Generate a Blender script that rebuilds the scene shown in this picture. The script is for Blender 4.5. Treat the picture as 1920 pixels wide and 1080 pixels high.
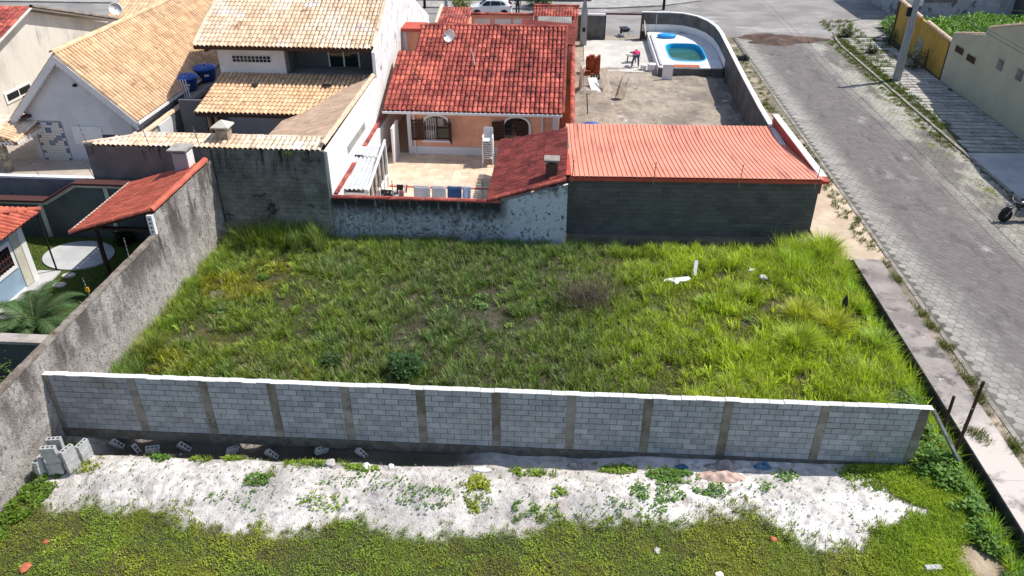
import bpy, bmesh, math, random
import numpy as np
from mathutils import Vector, Matrix
R = math.radians
random.seed(7); rng = np.random.default_rng(7)
sc = bpy.context.scene
for o in list(bpy.data.objects): bpy.data.objects.remove(o)
# ------------------------------------------------------------------ camera, sky, sun, exposure
cam = bpy.data.cameras.new('camera'); cam.lens = 36*1457/1920; cam.sensor_width = 36; cam.clip_end = 1500
co = bpy.data.objects.new('camera', cam); sc.collection.objects.link(co)
co.location = (0, 0, 16); co.rotation_euler = (R(90-31.3), 0, R(4.0)); sc.camera = co
SUN = Vector((.62, .27, 1.0)).normalized()          # towards the sun
w = bpy.data.worlds.new('World'); sc.world = w; w.use_nodes = True
sky = w.node_tree.nodes.new('ShaderNodeTexSky'); sky.sky_type = 'NISHITA'; sky.sun_disc = False
sky.sun_elevation = math.asin(SUN.z); sky.sun_rotation = math.atan2(SUN.x, SUN.y)
w.node_tree.links.new(sky.outputs[0], w.node_tree.nodes['Background'].inputs[0])
w.node_tree.nodes['Background'].inputs[1].default_value = .15
sl = bpy.data.lights.new('sun', 'SUN'); sl.energy = 4.8; sl.angle = R(.5); sl.color = (1, .955, .88)
so = bpy.data.objects.new('sun', sl); sc.collection.objects.link(so)
so.rotation_euler = SUN.to_track_quat('Z', 'Y').to_euler(); so.location = (30, 20, 60)
sc.view_settings.view_transform = 'Standard'; sc.view_settings.look = 'None'
sc.view_settings.exposure = 0.14; sc.view_settings.gamma = 1
sc.render.engine = 'CYCLES'
# ------------------------------------------------------------------ helpers
WM = {}
def S(r, g, b, k=1.0):
    f = lambda c: ((c/255+.055)/1.055)**2.4 if c > 10 else c/255/12.92
    return (f(r)*k, f(g)*k, f(b)*k)
def tag(o, label=None, cat=None, group=None, kind=None):
    if label: o['label'] = label
    if cat: o['category'] = cat
    if group: o['group'] = group
    if kind: o['kind'] = kind
    return o
def par(o, p, local=False):
    o.parent = p
    if not local and p.name in WM: o.matrix_parent_inverse = WM[p.name].inverted()
def thing(name, label, cat, loc=(0, 0, 0), rotz=0, group=None):
    o = bpy.data.objects.new(name, None); sc.collection.objects.link(o); o.empty_display_size = .2
    o.location = loc; o.rotation_euler = (0, 0, rotz)
    WM[o.name] = Matrix.Translation(loc) @ Matrix.Rotation(rotz, 4, 'Z')
    return tag(o, label, cat, group)
def link(name, me, parent=None, local=False, **k):
    o = bpy.data.objects.new(name, me); sc.collection.objects.link(o)
    if parent: par(o, parent, local)
    return tag(o, **k)
def V3(p): return np.array(p, float)
class MB:
    def __init__(s): s.v = []; s.f = []
    def poly(s, pts):
        n = len(s.v); s.v += [tuple(p) for p in pts]; s.f.append(tuple(range(n, n+len(pts)))); return s
    def hexa(s, p):
        n = len(s.v); s.v += [tuple(q) for q in p]
        s.f += [tuple(n+i for i in q) for q in ((0,3,2,1),(4,5,6,7),(0,1,5,4),(1,2,6,5),(2,3,7,6),(3,0,4,7))]; return s
    def box(s, x0, x1, y0, y1, z0, z1):
        return s.hexa([(x0,y0,z0),(x1,y0,z0),(x1,y1,z0),(x0,y1,z0),(x0,y0,z1),(x1,y0,z1),(x1,y1,z1),(x0,y1,z1)])
    def obox(s, c, size, rot=(0,0,0)):
        from mathutils import Euler
        m = Euler(rot).to_matrix(); a, b, d = [q/2 for q in size]
        return s.hexa([Vector(c)+m@Vector(q) for q in ((-a,-b,-d),(a,-b,-d),(a,b,-d),(-a,b,-d),(-a,-b,d),(a,-b,d),(a,b,d),(-a,b,d))])
    def prism(s, pts, off):
        n = len(s.v); k = len(pts); s.v += [tuple(p) for p in pts]+[tuple(V3(p)+V3(off)) for p in pts]
        s.f.append(tuple(range(n+k-1, n-1, -1))); s.f.append(tuple(range(n+k, n+2*k)))
        for i in range(k): j = (i+1) % k; s.f.append((n+i, n+j, n+k+j, n+k+i))
        return s
    def tube(s, pts, r, n=6, r1=None):
        pts = [Vector(p) for p in pts]; m = len(pts); base = len(s.v)
        for i, p in enumerate(pts):
            d = (pts[min(i+1, m-1)]-pts[max(i-1, 0)]).normalized()
            a = d.cross(Vector((0, 0, 1)) if abs(d.z) < .9 else Vector((1, 0, 0))).normalized(); b = d.cross(a)
            rr = r if r1 is None else r+(r1-r)*i/(m-1)
            for k in range(n):
                t = 2*math.pi*k/n; s.v.append(tuple(p+a*math.cos(t)*rr+b*math.sin(t)*rr))
        for i in range(m-1):
            for k in range(n):
                q = (k+1) % n; s.f.append((base+i*n+k, base+i*n+q, base+(i+1)*n+q, base+(i+1)*n+k))
        s.f.append(tuple(base+k for k in range(n))[::-1]); s.f.append(tuple(base+(m-1)*n+k for k in range(n))); return s
    def lathe(s, prof, c=(0,0,0), n=16, mod=None, ax=None):
        base = len(s.v); m = len(prof)
        for (r, z) in prof:
            for k in range(n):
                t = 2*math.pi*k/n; zz = z+(mod(r, k) if mod else 0)
                p = Vector((r*math.cos(t), r*math.sin(t), zz))
                if ax is not None: p = ax @ p
                s.v.append((c[0]+p.x, c[1]+p.y, c[2]+p.z))
        for i in range(m-1):
            for k in range(n):
                q = (k+1) % n; s.f.append((base+i*n+k, base+i*n+q, base+(i+1)*n+q, base+(i+1)*n+k))
        s.f.append(tuple(base+k for k in range(n))[::-1]); s.f.append(tuple(base+(m-1)*n+k for k in range(n))); return s
    def mesh(s, name, mt, smooth=False):
        me = bpy.data.meshes.new(name); me.from_pydata(s.v, [], s.f); me.materials.append(mt)
        if smooth: me.polygons.foreach_set('use_smooth', [True]*len(me.polygons))
        me.update(); return me
    def build(s, name, mt, parent=None, local=False, smooth=False, bevel=0, **k):
        me = s.mesh(name, mt, smooth)
        if bevel:
            bm = bmesh.new(); bm.from_mesh(me)
            bmesh.ops.bevel(bm, geom=bm.edges[:], offset=bevel, segments=1, affect='EDGES'); bm.to_mesh(me); bm.free()
        return link(name, me, parent, local, **k)
def np_mesh(name, verts, quads=None, tris=None, mt=None, col=None, smooth=False):
    me = bpy.data.meshes.new(name); verts = np.asarray(verts, np.float32)
    me.vertices.add(len(verts)); me.vertices.foreach_set('co', verts.ravel())
    nq = 0 if quads is None else len(quads); nt = 0 if tris is None else len(tris)
    idx = np.concatenate(([quads.ravel()] if nq else [])+([tris.ravel()] if nt else []))
    st = np.concatenate((np.arange(nq)*4, nq*4+np.arange(nt)*3))
    me.loops.add(len(idx)); me.loops.foreach_set('vertex_index', idx.astype(np.int32))
    me.polygons.add(nq+nt); me.polygons.foreach_set('loop_start', st.astype(np.int32))
    me.polygons.foreach_set('use_smooth', np.full(nq+nt, smooth, bool))
    if col is not None:
        a = me.attributes.new('tint', 'FLOAT_COLOR', 'POINT')
        c4 = np.ones((len(verts), 4), np.float32); c4[:, :3] = col; a.data.foreach_set('color', c4.ravel())
    if mt: me.materials.append(mt)
    me.update(calc_edges=True); me.validate(); return me
def hsh(ix, iy, seed):
    n = (ix.astype(np.int64)*374761393+iy.astype(np.int64)*668265263+seed*974711) & 0x7fffffff
    n = ((n ^ (n >> 13))*1274126177) & 0x7fffffff
    return ((n ^ (n >> 16)) & 0xffff)/65535.
def vn(x, y, s, seed=0):
    x = np.asarray(x, float)/s; y = np.asarray(y, float)/s; ix = np.floor(x); iy = np.floor(y); fx = x-ix; fy = y-iy
    fx = fx*fx*(3-2*fx); fy = fy*fy*(3-2*fy)
    a = hsh(ix, iy, seed); b = hsh(ix+1, iy, seed); c = hsh(ix, iy+1, seed); d = hsh(ix+1, iy+1, seed)
    return (a*(1-fx)+b*fx)*(1-fy)+(c*(1-fx)+d*fx)*fy
def fbm(x, y, s, seed=0): return (vn(x, y, s, seed)+.5*vn(x, y, s/2.1, seed+1)+.25*vn(x, y, s/4.3, seed+2))/1.75
def sst(a, b, x): t = np.clip((x-a)/(b-a), 0, 1); return t*t*(3-2*t)
# ------------------------------------------------------------------ materials
def mat(name, c, c2=None, scl=2., rg=(.4, .6), st=(1,1,1), rough=.85, bump=0., bsc=60., var=0., ov=(), metal=0., spec=.25, attr=False, transl=0., bst=(1,1,1), alpha=None, bdist=.02):
    m = bpy.data.materials.new(name); m.use_nodes = True; nt = m.node_tree; N = nt.nodes.new; L = nt.links.new
    bs = nt.nodes['Principled BSDF']; geo = N('ShaderNodeNewGeometry')
    bs.inputs['Roughness'].default_value = rough; bs.inputs['Metallic'].default_value = metal
    bs.inputs['Specular IOR Level'].default_value = spec
    def noise(scale, stt, det=6):
        src = geo.outputs['Position']
        if tuple(stt) != (1,1,1):
            mp = N('ShaderNodeMapping'); mp.inputs['Scale'].default_value = stt; L(src, mp.inputs[0]); src = mp.outputs[0]
        n = N('ShaderNodeTexNoise'); n.inputs['Scale'].default_value = scale; n.inputs['Detail'].default_value = det
        n.inputs['Roughness'].default_value = .62; L(src, n.inputs['Vector']); return n.outputs['Fac']
    def ramp(src, lo, hi):
        r = N('ShaderNodeMapRange'); r.interpolation_type = 'SMOOTHSTEP'
        r.inputs[1].default_value = lo; r.inputs[2].default_value = hi; L(src, r.inputs[0]); return r.outputs[0]
    def mixc(f, a, b):
        x = N('ShaderNodeMix'); x.data_type = 'RGBA'; L(f, x.inputs[0])
        for s, q in ((6, a), (7, b)):
            if isinstance(q, tuple): x.inputs[s].default_value = (*q[:3], 1)
            else: L(q, x.inputs[s])
        return x.outputs[2]
    if attr: a = N('ShaderNodeAttribute'); a.attribute_name = 'tint'; col = a.outputs['Color']
    else:
        cc = N('ShaderNodeRGB'); cc.outputs[0].default_value = (*c, 1); col = cc.outputs[0]
    if c2: col = mixc(ramp(noise(scl, st), *rg), col, c2)
    for q in ov:
        f = ramp(noise(q[1], q[4] if len(q) > 4 else (1,1,1)), q[2], q[3])
        if len(q) > 5 and q[5]:
            ax, z0, z1 = q[5]; sp = N('ShaderNodeSeparateXYZ'); L(geo.outputs['Position'], sp.inputs[0])
            mm = N('ShaderNodeMath'); mm.operation = 'MULTIPLY'; L(f, mm.inputs[0]); L(ramp(sp.outputs[ax], z0, z1), mm.inputs[1]); f = mm.outputs[0]
        col = mixc(f, col, q[0])
    if var:
        oi = N('ShaderNodeObjectInfo'); ad = N('ShaderNodeMath'); ad.operation = 'ADD'
        L(oi.outputs['Random'], ad.inputs[0]); L(geo.outputs['Random Per Island'], ad.inputs[1])
        fr = N('ShaderNodeMath'); fr.operation = 'FRACT'; L(ad.outputs[0], fr.inputs[0])
        mr = N('ShaderNodeMapRange'); mr.inputs[3].default_value = 1-var; mr.inputs[4].default_value = 1+var; L(fr.outputs[0], mr.inputs[0])
        vm = N('ShaderNodeVectorMath'); vm.operation = 'SCALE'; L(col, vm.inputs[0]); L(mr.outputs[0], vm.inputs['Scale']); col = vm.outputs[0]
    L(col, bs.inputs['Base Color'])
    if bump:
        bp = N('ShaderNodeBump'); bp.inputs['Strength'].default_value = bump; bp.inputs['Distance'].default_value = bdist
        L(noise(bsc, bst, 4), bp.inputs['Height']); L(bp.outputs[0], bs.inputs['Normal'])
    if transl:
        tr = N('ShaderNodeBsdfTranslucent'); L(col, tr.inputs[0]); mx = N('ShaderNodeMixShader'); mx.inputs[0].default_value = transl
        L(bs.outputs[0], mx.inputs[1]); L(tr.outputs[0], mx.inputs[2]); L(mx.outputs[0], nt.nodes['Material Output'].inputs[0])
    return m
D = (.02, .02, .018)
M = dict(
 block=mat('block', (.39,.40,.415), (.32,.33,.345), 3, var=.15, bump=.35, bsc=90, ov=[((.14,.14,.135), 1.3, .66, .76), ((.26,.24,.205), .7, .60, .72), ((.42,.42,.42), 2.2, .66, .74)]),
 freshblock=mat('freshblock', (.50,.50,.49), (.42,.42,.42), 5, var=.08, bump=.3, bsc=90),
 mortar=mat('mortar', (.10,.10,.105), (.07,.07,.075), 6, bump=.3),
 pillar=mat('pillar', (.27,.25,.215), (.15,.13,.10), 1.1, rg=(.35,.65), st=(1,1,.5), var=.18, bump=.5, bsc=30, ov=[((.10,.085,.065), 6, .58, .7)]),
 beam=mat('beam', (.155,.15,.135), (.10,.093,.08), 4, bump=.4, bsc=30),
 oldblock=mat('oldblock', (.20,.20,.185), (.125,.127,.118), 1.2, rg=(.38,.62), var=.10, bump=.4, bsc=60,
   ov=[((.27,.27,.245), 1.5, .36, .6, (1,1,1), (2, 2.0, .7)), ((.035,.034,.03), .9, .55, .66, (1,1,1.3)), ((.025,.024,.02), 2.2, .50, .62, (2.4,1,.25), (2, 2.6, 4.0)), ((.20,.205,.18), 3, .62, .72)]),
 shedblock=mat('shedblock', (.112,.112,.110), (.08,.081,.082), 1.0, rg=(.35,.65), var=.12, bump=.35, bsc=60, ov=[((.13,.14,.14), 2.6, .68, .74), ((.11,.115,.115), 1.2, .5, .6, (.35,1,6), (2, 1.15, 1.0))]),
 shedmortar=mat('shedmortar', (.055,.058,.058), (.04,.042,.042), 5, bump=.3),
 oldmortar=mat('oldmortar', (.075,.075,.07), (.04,.04,.037), 4, bump=.3),
 stucco=mat('stucco', (.52,.475,.445), (.37,.33,.31), 2.4, rg=(.36,.64), st=(1,1,.6), bump=1.0, bsc=18, bdist=.06,
   ov=[((.22,.195,.18), 9, .50, .66, (1,1,.55)), ((.12,.104,.095), 1.1, .42, .60, (1,1,.4), (2, .5, 2.8)), ((.085,.075,.068), 3.6, .56, .70, (1,1,.25), (2, .4, 2.6)), ((.60,.56,.53), 1.6, .60, .72, (1,1,.7), (2, 1.8, .4)), ((.30,.13,.09), 3.5, .77, .79)]),
 walltop=mat('walltop', (.27,.235,.20), (.16,.13,.105), 3, bump=.8, bsc=14, bdist=.04, ov=[((.14,.06,.04), 2.2, .58, .68)]),
 lowstucco=mat('lowstucco', (.52,.545,.59), (.33,.35,.385), 4.0, rg=(.36,.62), bump=1.0, bsc=11, bdist=.07,
   ov=[((.10,.105,.11), 11, .50, .64, (1,1,.7)), ((.10,.105,.11), 1.2, .52, .68), ((.03,.03,.03), 3.5, .20, .50, (1.6,1,.3), (2, .9, 1.75)), ((.58,.61,.66), 5, .22, .46, (1,1,.8), (0, -2.7, -2.0)), ((.10,.105,.115), 8, .56, .66, (1,1,.6), (0, -2.7, -2.0)), ((.03,.03,.03), 3, .40, .6, (1,1,.4), (2, 2.2, 2.8))]),
 coping=mat('coping', (.74,.73,.71), (.58,.57,.55), 1.5, rg=(.4,.68), var=.08, rough=.8, bump=.2, ov=[((.36,.34,.31), 2.6, .64, .74)]),  # pale tone stands in for sunlight on the near wall's top
 white=mat('white', (.80,.79,.77), (.74,.73,.70), 1.2, rough=.7),
 partywhite=mat('partywhite', (.82,.82,.81), (.74,.74,.73), 1.1, rg=(.42,.64), st=(1,1,.35), bump=.2, bsc=8, ov=[((.40,.39,.38), 2.2, .60, .70, (1,1,.5), (2, 3.4, 4.3)), ((.45,.44,.43), 3.2, .66, .80, (1,1,.22)), ((.22,.21,.20), 2.5, .55, .7, (1,1.2,.6), (2, 3.5, 4.6))]),
 housewhite=mat('housewhite', (.68,.68,.69), (.60,.60,.61), .8, rough=.8, bump=.1),
 creamwall=mat('creamwall', (.72,.68,.60), (.58,.54,.48), .7, rg=(.4,.65), st=(1,1,.5), ov=[((.38,.36,.33), 1.2, .6, .75, (1,1,.3))]),
 peach=mat('peach', S(238,178,150), S(226,163,134), 1.2, rough=.85, bump=.1),
 orange=mat('orange', S(188,138,108), S(170,122,95), 1.2, rough=.85),
 plinth=mat('plinth', (.72,.72,.73), rough=.7),
 redtile=mat('redtile', (.53,.135,.095), (.27,.052,.043), 1.1, rg=(.34,.62), var=.30, rough=.8, spec=.3, bump=.2, bsc=30, ov=[((.13,.03,.027), 1.3, .52, .66), ((.62,.22,.155), 4.5, .58, .70), ((.07,.05,.04), 10, .66, .74)]),
 shedtile=mat('shedtile', (.54,.14,.085), (.44,.105,.065), 2, var=.2, rough=.7),
 bbqtile=mat('bbqtile', (.27,.06,.047), (.17,.036,.032), 1.6, var=.25, rough=.8, ov=[((.05,.03,.028), 3, .6, .7)]),
 wingtile=mat('wingtile', (.66,.47,.33), (.55,.38,.26), 1.0, rg=(.35,.65), var=.15, rough=.8),
 tantile=mat('tantile', (.74,.51,.32), (.64,.41,.235), 1.4, rg=(.35,.65), var=.2, rough=.8, bump=.15, bsc=30, ov=[((.34,.19,.11), 1.5, .60, .74, (1,.5,1))]),
 paletile=mat('paletile', (.78,.64,.50), (.68,.49,.33), .45, rg=(.38,.58), var=.2, rough=.8, bump=.15, bsc=30, ov=[((.34,.20,.12), 1.3, .60, .72), ((.72,.66,.60), .5, .55, .66)]),
 browntile=mat('browntile', (.72,.53,.38), (.62,.44,.30), 1.0, rg=(.35,.65), var=.2, rough=.8, ov=[((.28,.18,.11), 1.5, .62, .74)]),
 underroof=mat('underroof', (.06,.035,.025), rough=.9),
 zinc=mat('zinc', (.74,.31,.21), (.64,.25,.165), .35, rg=(.35,.65), rough=.6, spec=.3, ov=[((.42,.15,.12), 1.1, .52, .74, (3,.25,1)), ((.70,.27,.205), .8, .58, .75)]),
 redpaint=mat('redpaint', (.48,.085,.05), (.40,.07,.045), 2, rough=.6),
 darkredpaint=mat('darkredpaint', (.24,.04,.03), (.2,.035,.03), 2, rough=.7),
 maroon=mat('maroon', (.085,.035,.03), rough=.7),
 brown=mat('brown', (.062,.028,.02), (.045,.02,.015), 9, st=(1,1,.2), rough=.6),
 wood=mat('wood', (.30,.20,.11), (.20,.12,.065), 6, st=(1,1,.15), rough=.8),
 darkwood=mat('darkwood', (.075,.045,.032), (.05,.03,.022), 7, st=(1,1,.2), rough=.9),
 plank=mat('plank', (.50,.42,.34), (.38,.30,.23), 5, st=(1,.2,1), rough=.9),
 glass=mat('glass', (.012,.016,.018), rough=.08, spec=.5),
 greenglass=mat('greenglass', (.008,.022,.024), rough=.06, spec=.5),
 paneglass=mat('paneglass', (.22,.23,.21), (.10,.10,.10), 3, rough=.15, spec=.5),
 dark=mat('dark', (.02,.02,.022), rough=.9),
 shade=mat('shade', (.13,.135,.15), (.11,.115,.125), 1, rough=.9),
 concrete=mat('concrete', (.40,.385,.36), (.30,.285,.265), 1.4, rg=(.36,.66), bump=.3, bsc=40, ov=[((.20,.185,.165), 2.6, .58, .70)]),
 pavement=mat('pavement', (.34,.30,.275), (.22,.19,.175), .8, rg=(.36,.62), bump=.4, bsc=40, ov=[((.11,.097,.088), 1.3, .50, .66), ((.46,.42,.39), 3.3, .62, .72), ((.56,.50,.45), 1.5, .3, .5, (1,1,1), (1, 20, 18))]),
 screed=mat('screed', (.60,.57,.52), (.48,.45,.41), .6, rg=(.36,.62), bump=.1),
 greywall=mat('greywall', (.135,.135,.13), (.085,.085,.083), .9, rg=(.36,.62), bump=.3, bsc=20, ov=[((.20,.195,.185), 2.1, .62, .74, (1,1,.6))]),
 slab=mat('slab', (.46,.44,.40), (.32,.30,.27), 1.6, rg=(.36,.62), var=.18, bump=.3, bsc=40, ov=[((.14,.135,.12), 3.1, .58, .68)]),
 pad=mat('pad', (.50,.50,.49), (.42,.42,.42), .8, bump=.2, ov=[((.28,.28,.28), 1.5, .64, .76)]),
 kerb=mat('kerb', (.33,.30,.265), (.22,.20,.17), 1.8, bump=.4, bsc=30, ov=[((.14,.12,.10), 4, .58, .7)]),
 yellow=mat('yellow', (.50,.30,.055), (.42,.24,.045), 1.5, rough=.8, ov=[((.13,.085,.03), 4, .56, .7, (1,1,.25), (2, 2.2, 3.2))]),
 beige=mat('beige', (.48,.45,.33), (.44,.41,.30), .7, rough=.8, ov=[((.36,.335,.24), 1.4, .62, .78, (1,1,.3))]),
 greyhouse=mat('greyhouse', (.38,.40,.42), (.27,.29,.30), .8, rg=(.4,.6), ov=[((.12,.125,.13), .5, .58, .62)]),
 gardenwall=mat('gardenwall', (.10,.115,.108), (.08,.092,.088), 1.2, rough=.8),
 trim=mat('trim', (.60,.57,.46), (.52,.49,.40), 2, rough=.7),
 bluehouse=mat('bluehouse', (.29,.40,.50), (.25,.35,.45), 1.2, rough=.7, ov=[((.42,.52,.60), 1.1, .62, .74)]),
 metal=mat('metal', (.60,.62,.64), (.50,.52,.54), 2, rough=.45, metal=.2, spec=.4),
 steel=mat('steel', (.33,.34,.35), (.22,.22,.23), 4, rough=.45, metal=.5),
 wire=mat('wire', (.10,.10,.10), rough=.6),
 tank=mat('tank', (.012,.05,.24), (.01,.04,.19), 2, rough=.35, spec=.5),
 tanklid=mat('tanklid', (.015,.105,.48), (.012,.08,.38), 2, rough=.35, spec=.5),
 polecon=mat('polecon', (.35,.36,.36), (.29,.30,.30), 3, st=(1,1,.3), bump=.2, bsc=40),
 brick=mat('brick', (.38,.095,.04), (.28,.06,.028), 3, var=.2, rough=.9, bump=.2),
 stonewall=mat('stonewall', (.50,.43,.33), (.33,.26,.19), 4, var=.25, rough=.9, bump=.4),
 patiotile=mat('patiotile', (.74,.58,.43), (.60,.45,.32), 1.3, rg=(.35,.65), var=.12, rough=.6, ov=[((.70,.52,.36), 5, .6, .7)]),
 grout=mat('grout', (.34,.25,.18), rough=.9),
 pool=mat('pool', (.03,.46,.82), (.025,.42,.76), 1, rough=.25, spec=.4),
 pooldeck=mat('pooldeck', (.80,.79,.77), (.72,.71,.69), 1, rough=.5),
 plastic=mat('plastic', (.80,.80,.79), rough=.4, spec=.4),
 bluefloat=mat('bluefloat', (.03,.34,.78), rough=.4),
 rubber=mat('rubber', (.016,.016,.017), rough=.8),
 carpaint=mat('carpaint', (.78,.79,.80), rough=.22, spec=.5),
 chrome=mat('chrome', (.5,.5,.52), rough=.2, metal=.9),
 redlamp=mat('redlamp', (.45,.015,.015), rough=.2),
 headlamp=mat('headlamp', (.35,.37,.40), rough=.1, spec=.6),
 blackpaint=mat('blackpaint', (.012,.012,.014), rough=.25, spec=.5),
 skin=mat('skin', (.16,.08,.05), rough=.6), hair=mat('hair', (.012,.01,.01), rough=.7),
 pink=mat('pink', (.72,.03,.16), rough=.8), jeans=mat('jeans', (.09,.11,.15), rough=.9), navy=mat('navy', (.03,.035,.055), rough=.9), greycloth=mat('greycloth', (.22,.23,.24), rough=.9),
 cloth=mat('cloth', (.62,.64,.68), (.54,.56,.60), 3, rough=.9, transl=.3), bluecloth=mat('bluecloth', (.06,.13,.28), (.05,.11,.24), 3, rough=.9, transl=.2), blackcloth=mat('blackcloth', (.015,.015,.016), rough=.9),
 lightblue=mat('lightblue', (.34,.42,.56), rough=.9, transl=.2), stripes=mat('stripes', (.28,.10,.09), (.55,.5,.46), 9, st=(1,.01,.01), rg=(.48,.52), rough=.9),
 pinkrag=mat('pinkrag', (.62,.46,.38), (.45,.31,.26), 5, rough=.9), greyrag=mat('greyrag', (.35,.33,.32), (.22,.21,.21), 5, rough=.9), bluerag=mat('bluerag', (.05,.14,.24), (.10,.20,.30), 6, rough=.8),
 ash=mat('ash', (.15,.135,.125), (.09,.08,.075), 7, bump=.6, bsc=30), foam=mat('foam', (.80,.80,.78), rough=.8, bump=.2),
 stone=mat('stone', (.55,.52,.48), (.40,.37,.33), 6, bump=.4),
 clay=mat('clay', (.50,.16,.08), (.40,.12,.06), 5),
 leaf=mat('leaf', (1,1,1), attr=True, rough=.55, spec=.3, transl=.32), bladem=mat('bladem', (1,1,1), attr=True, rough=.5, spec=.3, transl=.35),
 tint=mat('tint', (1,1,1), attr=True, rough=.5), trunk=mat('trunk', (.10,.075,.05), (.06,.045,.03), 8, bump=.5),
)
# ------------------------------------------------------------------ roof tiles
def tile_template(tw, tl, h, lip=.018):
    us = [.02, .05, .20, .46, .72, .87, .90]; ns = [-h*.5, .0, h*.75, h, h*.75, 0, -h*.5]
    a = [(u*tw, -.035, n+lip) for u, n in zip(us, ns)]; b = [(u*tw, tl, n) for u, n in zip(us, ns)]; c = [(u*tw, -.035, n+.002) for u, n in zip(us, ns)]
    v = np.array(a+b+c); f = []
    for i in range(6): f.append((i, i+1, 8+i, 7+i)); f.append((14+i, 15+i, i+1, i))
    return v, np.array(f)
def tiles(name, O, U, V, w, l, mt, parent, tw=.23, tl=.36, h=.055, clip=None, singles=0, lip=.018):
    """barrel tiles laid on the sloping rectangle O + u*U + v*V; the `singles` nearest ones are parts of their own"""
    O, U, V = V3(O), V3(U), V3(V); U /= np.linalg.norm(U); V /= np.linalg.norm(V); Nn = np.cross(U, V); Nn /= np.linalg.norm(Nn)
    if Nn[2] < 0: Nn = -Nn
    nu = max(1, round(w/tw)); nv = max(1, round(l/tl)); tw = w/nu; tl = l/nv
    tv, tf = tile_template(tw, tl, h, lip)
    g = [(i*tw, j*tl) for j in range(nv) for i in range(nu)]
    if clip: g = [q for q in g if clip(q[0]+tw/2, q[1]+tl/2)]
    g = np.array(g); jit = rng.normal(0, .006, (len(g), 2)); tilt = rng.normal(0, .012, len(g))
    Bm = np.array([U, V, Nn])
    def place(q, k):
        p = tv.copy(); p[:, 2] += p[:, 1]*0+tilt[k]*(p[:, 0]/tw-.5)*.5; p[:, 0] += q[0]+jit[k, 0]; p[:, 1] += q[1]+jit[k, 1]; return p
    if singles:
        me = np_mesh(name, tv, tf, None, mt); rot = Matrix((U, V, Nn)).transposed().to_4x4()
        for k, q in enumerate(g[:singles]):
            o = link(name, me, parent); pw = O+U*(q[0]+jit[k, 0])+V*(q[1]+jit[k, 1])
            o.matrix_basis = Matrix.Translation(pw) @ rot
    rest = range(singles, len(g))
    if len(rest):
        P = np.concatenate([place(g[k], k) for k in rest])@Bm+O
        F = np.concatenate([tf+i*len(tv) for i in range(len(rest))])
        link(name if not singles else name+'_field', np_mesh(name, P, F, None, mt), parent, kind='stuff')
def caps(name, p0, p1, mt, parent, r=.09, step=.38, n=7, up=(0,0,1)):
    """a row of half-round ridge tiles from p0 to p1, each tile a part"""
    p0, p1 = Vector(p0), Vector(p1); d = p1-p0; L = d.length; k = max(1, round(L/step)); d.normalize()
    s = d.cross(Vector(up)).normalized(); u = s.cross(d).normalized(); st = L/k
    m = MB()
    A = [(-r*1.0, 0)]+[(-r*math.cos(t), r*math.sin(t)) for t in [math.pi*i/(n-1) for i in range(n)]]
    A = A[1:]
    for i in range(n-1):
        (a, b), (c, e) = A[i], A[i+1]; q = 1.12
        m.poly([(0, a, b), (st*1.06, a*q, b*q), (st*1.06, c*q, e*q), (0, c, e)])
    for i in range(n-1):
        (a, b), (c, e) = A[i], A[i+1]; q = 1.12
        m.poly([(st*1.06, a*q, b*q), (st*1.06, a*.95, b*.95), (st*1.06, c*.95, e*.95), (st*1.06, c*q, e*q)])
    me = m.mesh(name, mt); rot = Matrix((d, s, u)).transposed().to_4x4()
    for i in range(k):
        o = link(name, me, parent); o.matrix_basis = Matrix.Translation(p0+d*(st*i)+u*random.uniform(-.006, .006)) @ rot
def blockmesh(name, sx, sy, sz, mt, b=.006):
    m = MB().box(0, sx, 0, sy, 0, sz).build(name, mt, bevel=b); me = m.data; bpy.data.objects.remove(m); return me
def blockfield(parent, x0, x1, z0, courses, y, th, mt, singles, local, used=[0], bl=.4, bh=.2, gap=.010, off0=0, order=None, spots=None):
    """running-bond block courses; returns list of (x, len, course)"""
    out = []
    for k in range(courses):
        x = x0; first = True
        while x < x1-.03:
            ln = bl if not (first and (k+off0) % 2) else bl/2
            if x1-(x+ln) < .07: ln = x1-x
            ln = min(ln, x1-x); out.append((x, ln, k)); x += ln; first = False
    return out
def lay(parent, items, z0, y, th, mt, singles, local, key, bh=.2, gap=.010, name='block', jit=.003, topclip=None):
    items = sorted(items, key=key); me = blockmesh(name, 1, th, bh-gap, mt)
    # bevel keeps its proportion because lengths differ little
    for (x, ln, k) in items[:singles]:
        o = link(name, me, parent, local); M_ = Matrix.Translation((x+gap/2, y+random.uniform(-jit, jit), z0+k*bh)) @ Matrix.Diagonal((ln-gap, 1, 1, 1)); o.matrix_basis = M_
    if len(items) > singles:
        m = MB()
        for (x, ln, k) in items[singles:]:
            q = random.uniform(-jit, jit); m.box(x+gap/2, x+ln-gap/2, y+q, y+q+th, z0+k*bh, z0+k*bh+bh-gap)
        m.build(name+'_courses', mt, parent, local, kind='stuff')
def ribbed_path(name, x0, x1, yz, mt, parent, prof, step=.05):
    n = int((x1-x0)/step); us = np.linspace(0, x1-x0, n+1); hh = prof(us); rows = []
    for y, z in yz: rows.append(np.stack((x0+us, np.full(n+1, y), z+hh), 1))
    k = len(rows); v = np.concatenate(rows+[r-[0, 0, .012] for r in (rows[0], rows[-1])]); m_ = n+1; q = []
    for r in range(k-1): q += [(r*m_+i, r*m_+i+1, (r+1)*m_+i+1, (r+1)*m_+i) for i in range(n)]
    q += [(k*m_+i, k*m_+i+1, i+1, i) for i in range(n)]+[((k+1)*m_+i, (k+1)*m_+i+1, (k-1)*m_+i+1, (k-1)*m_+i) for i in range(n)]
    return link(name, np_mesh(name, v, np.array(q), None, mt), parent)
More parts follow.
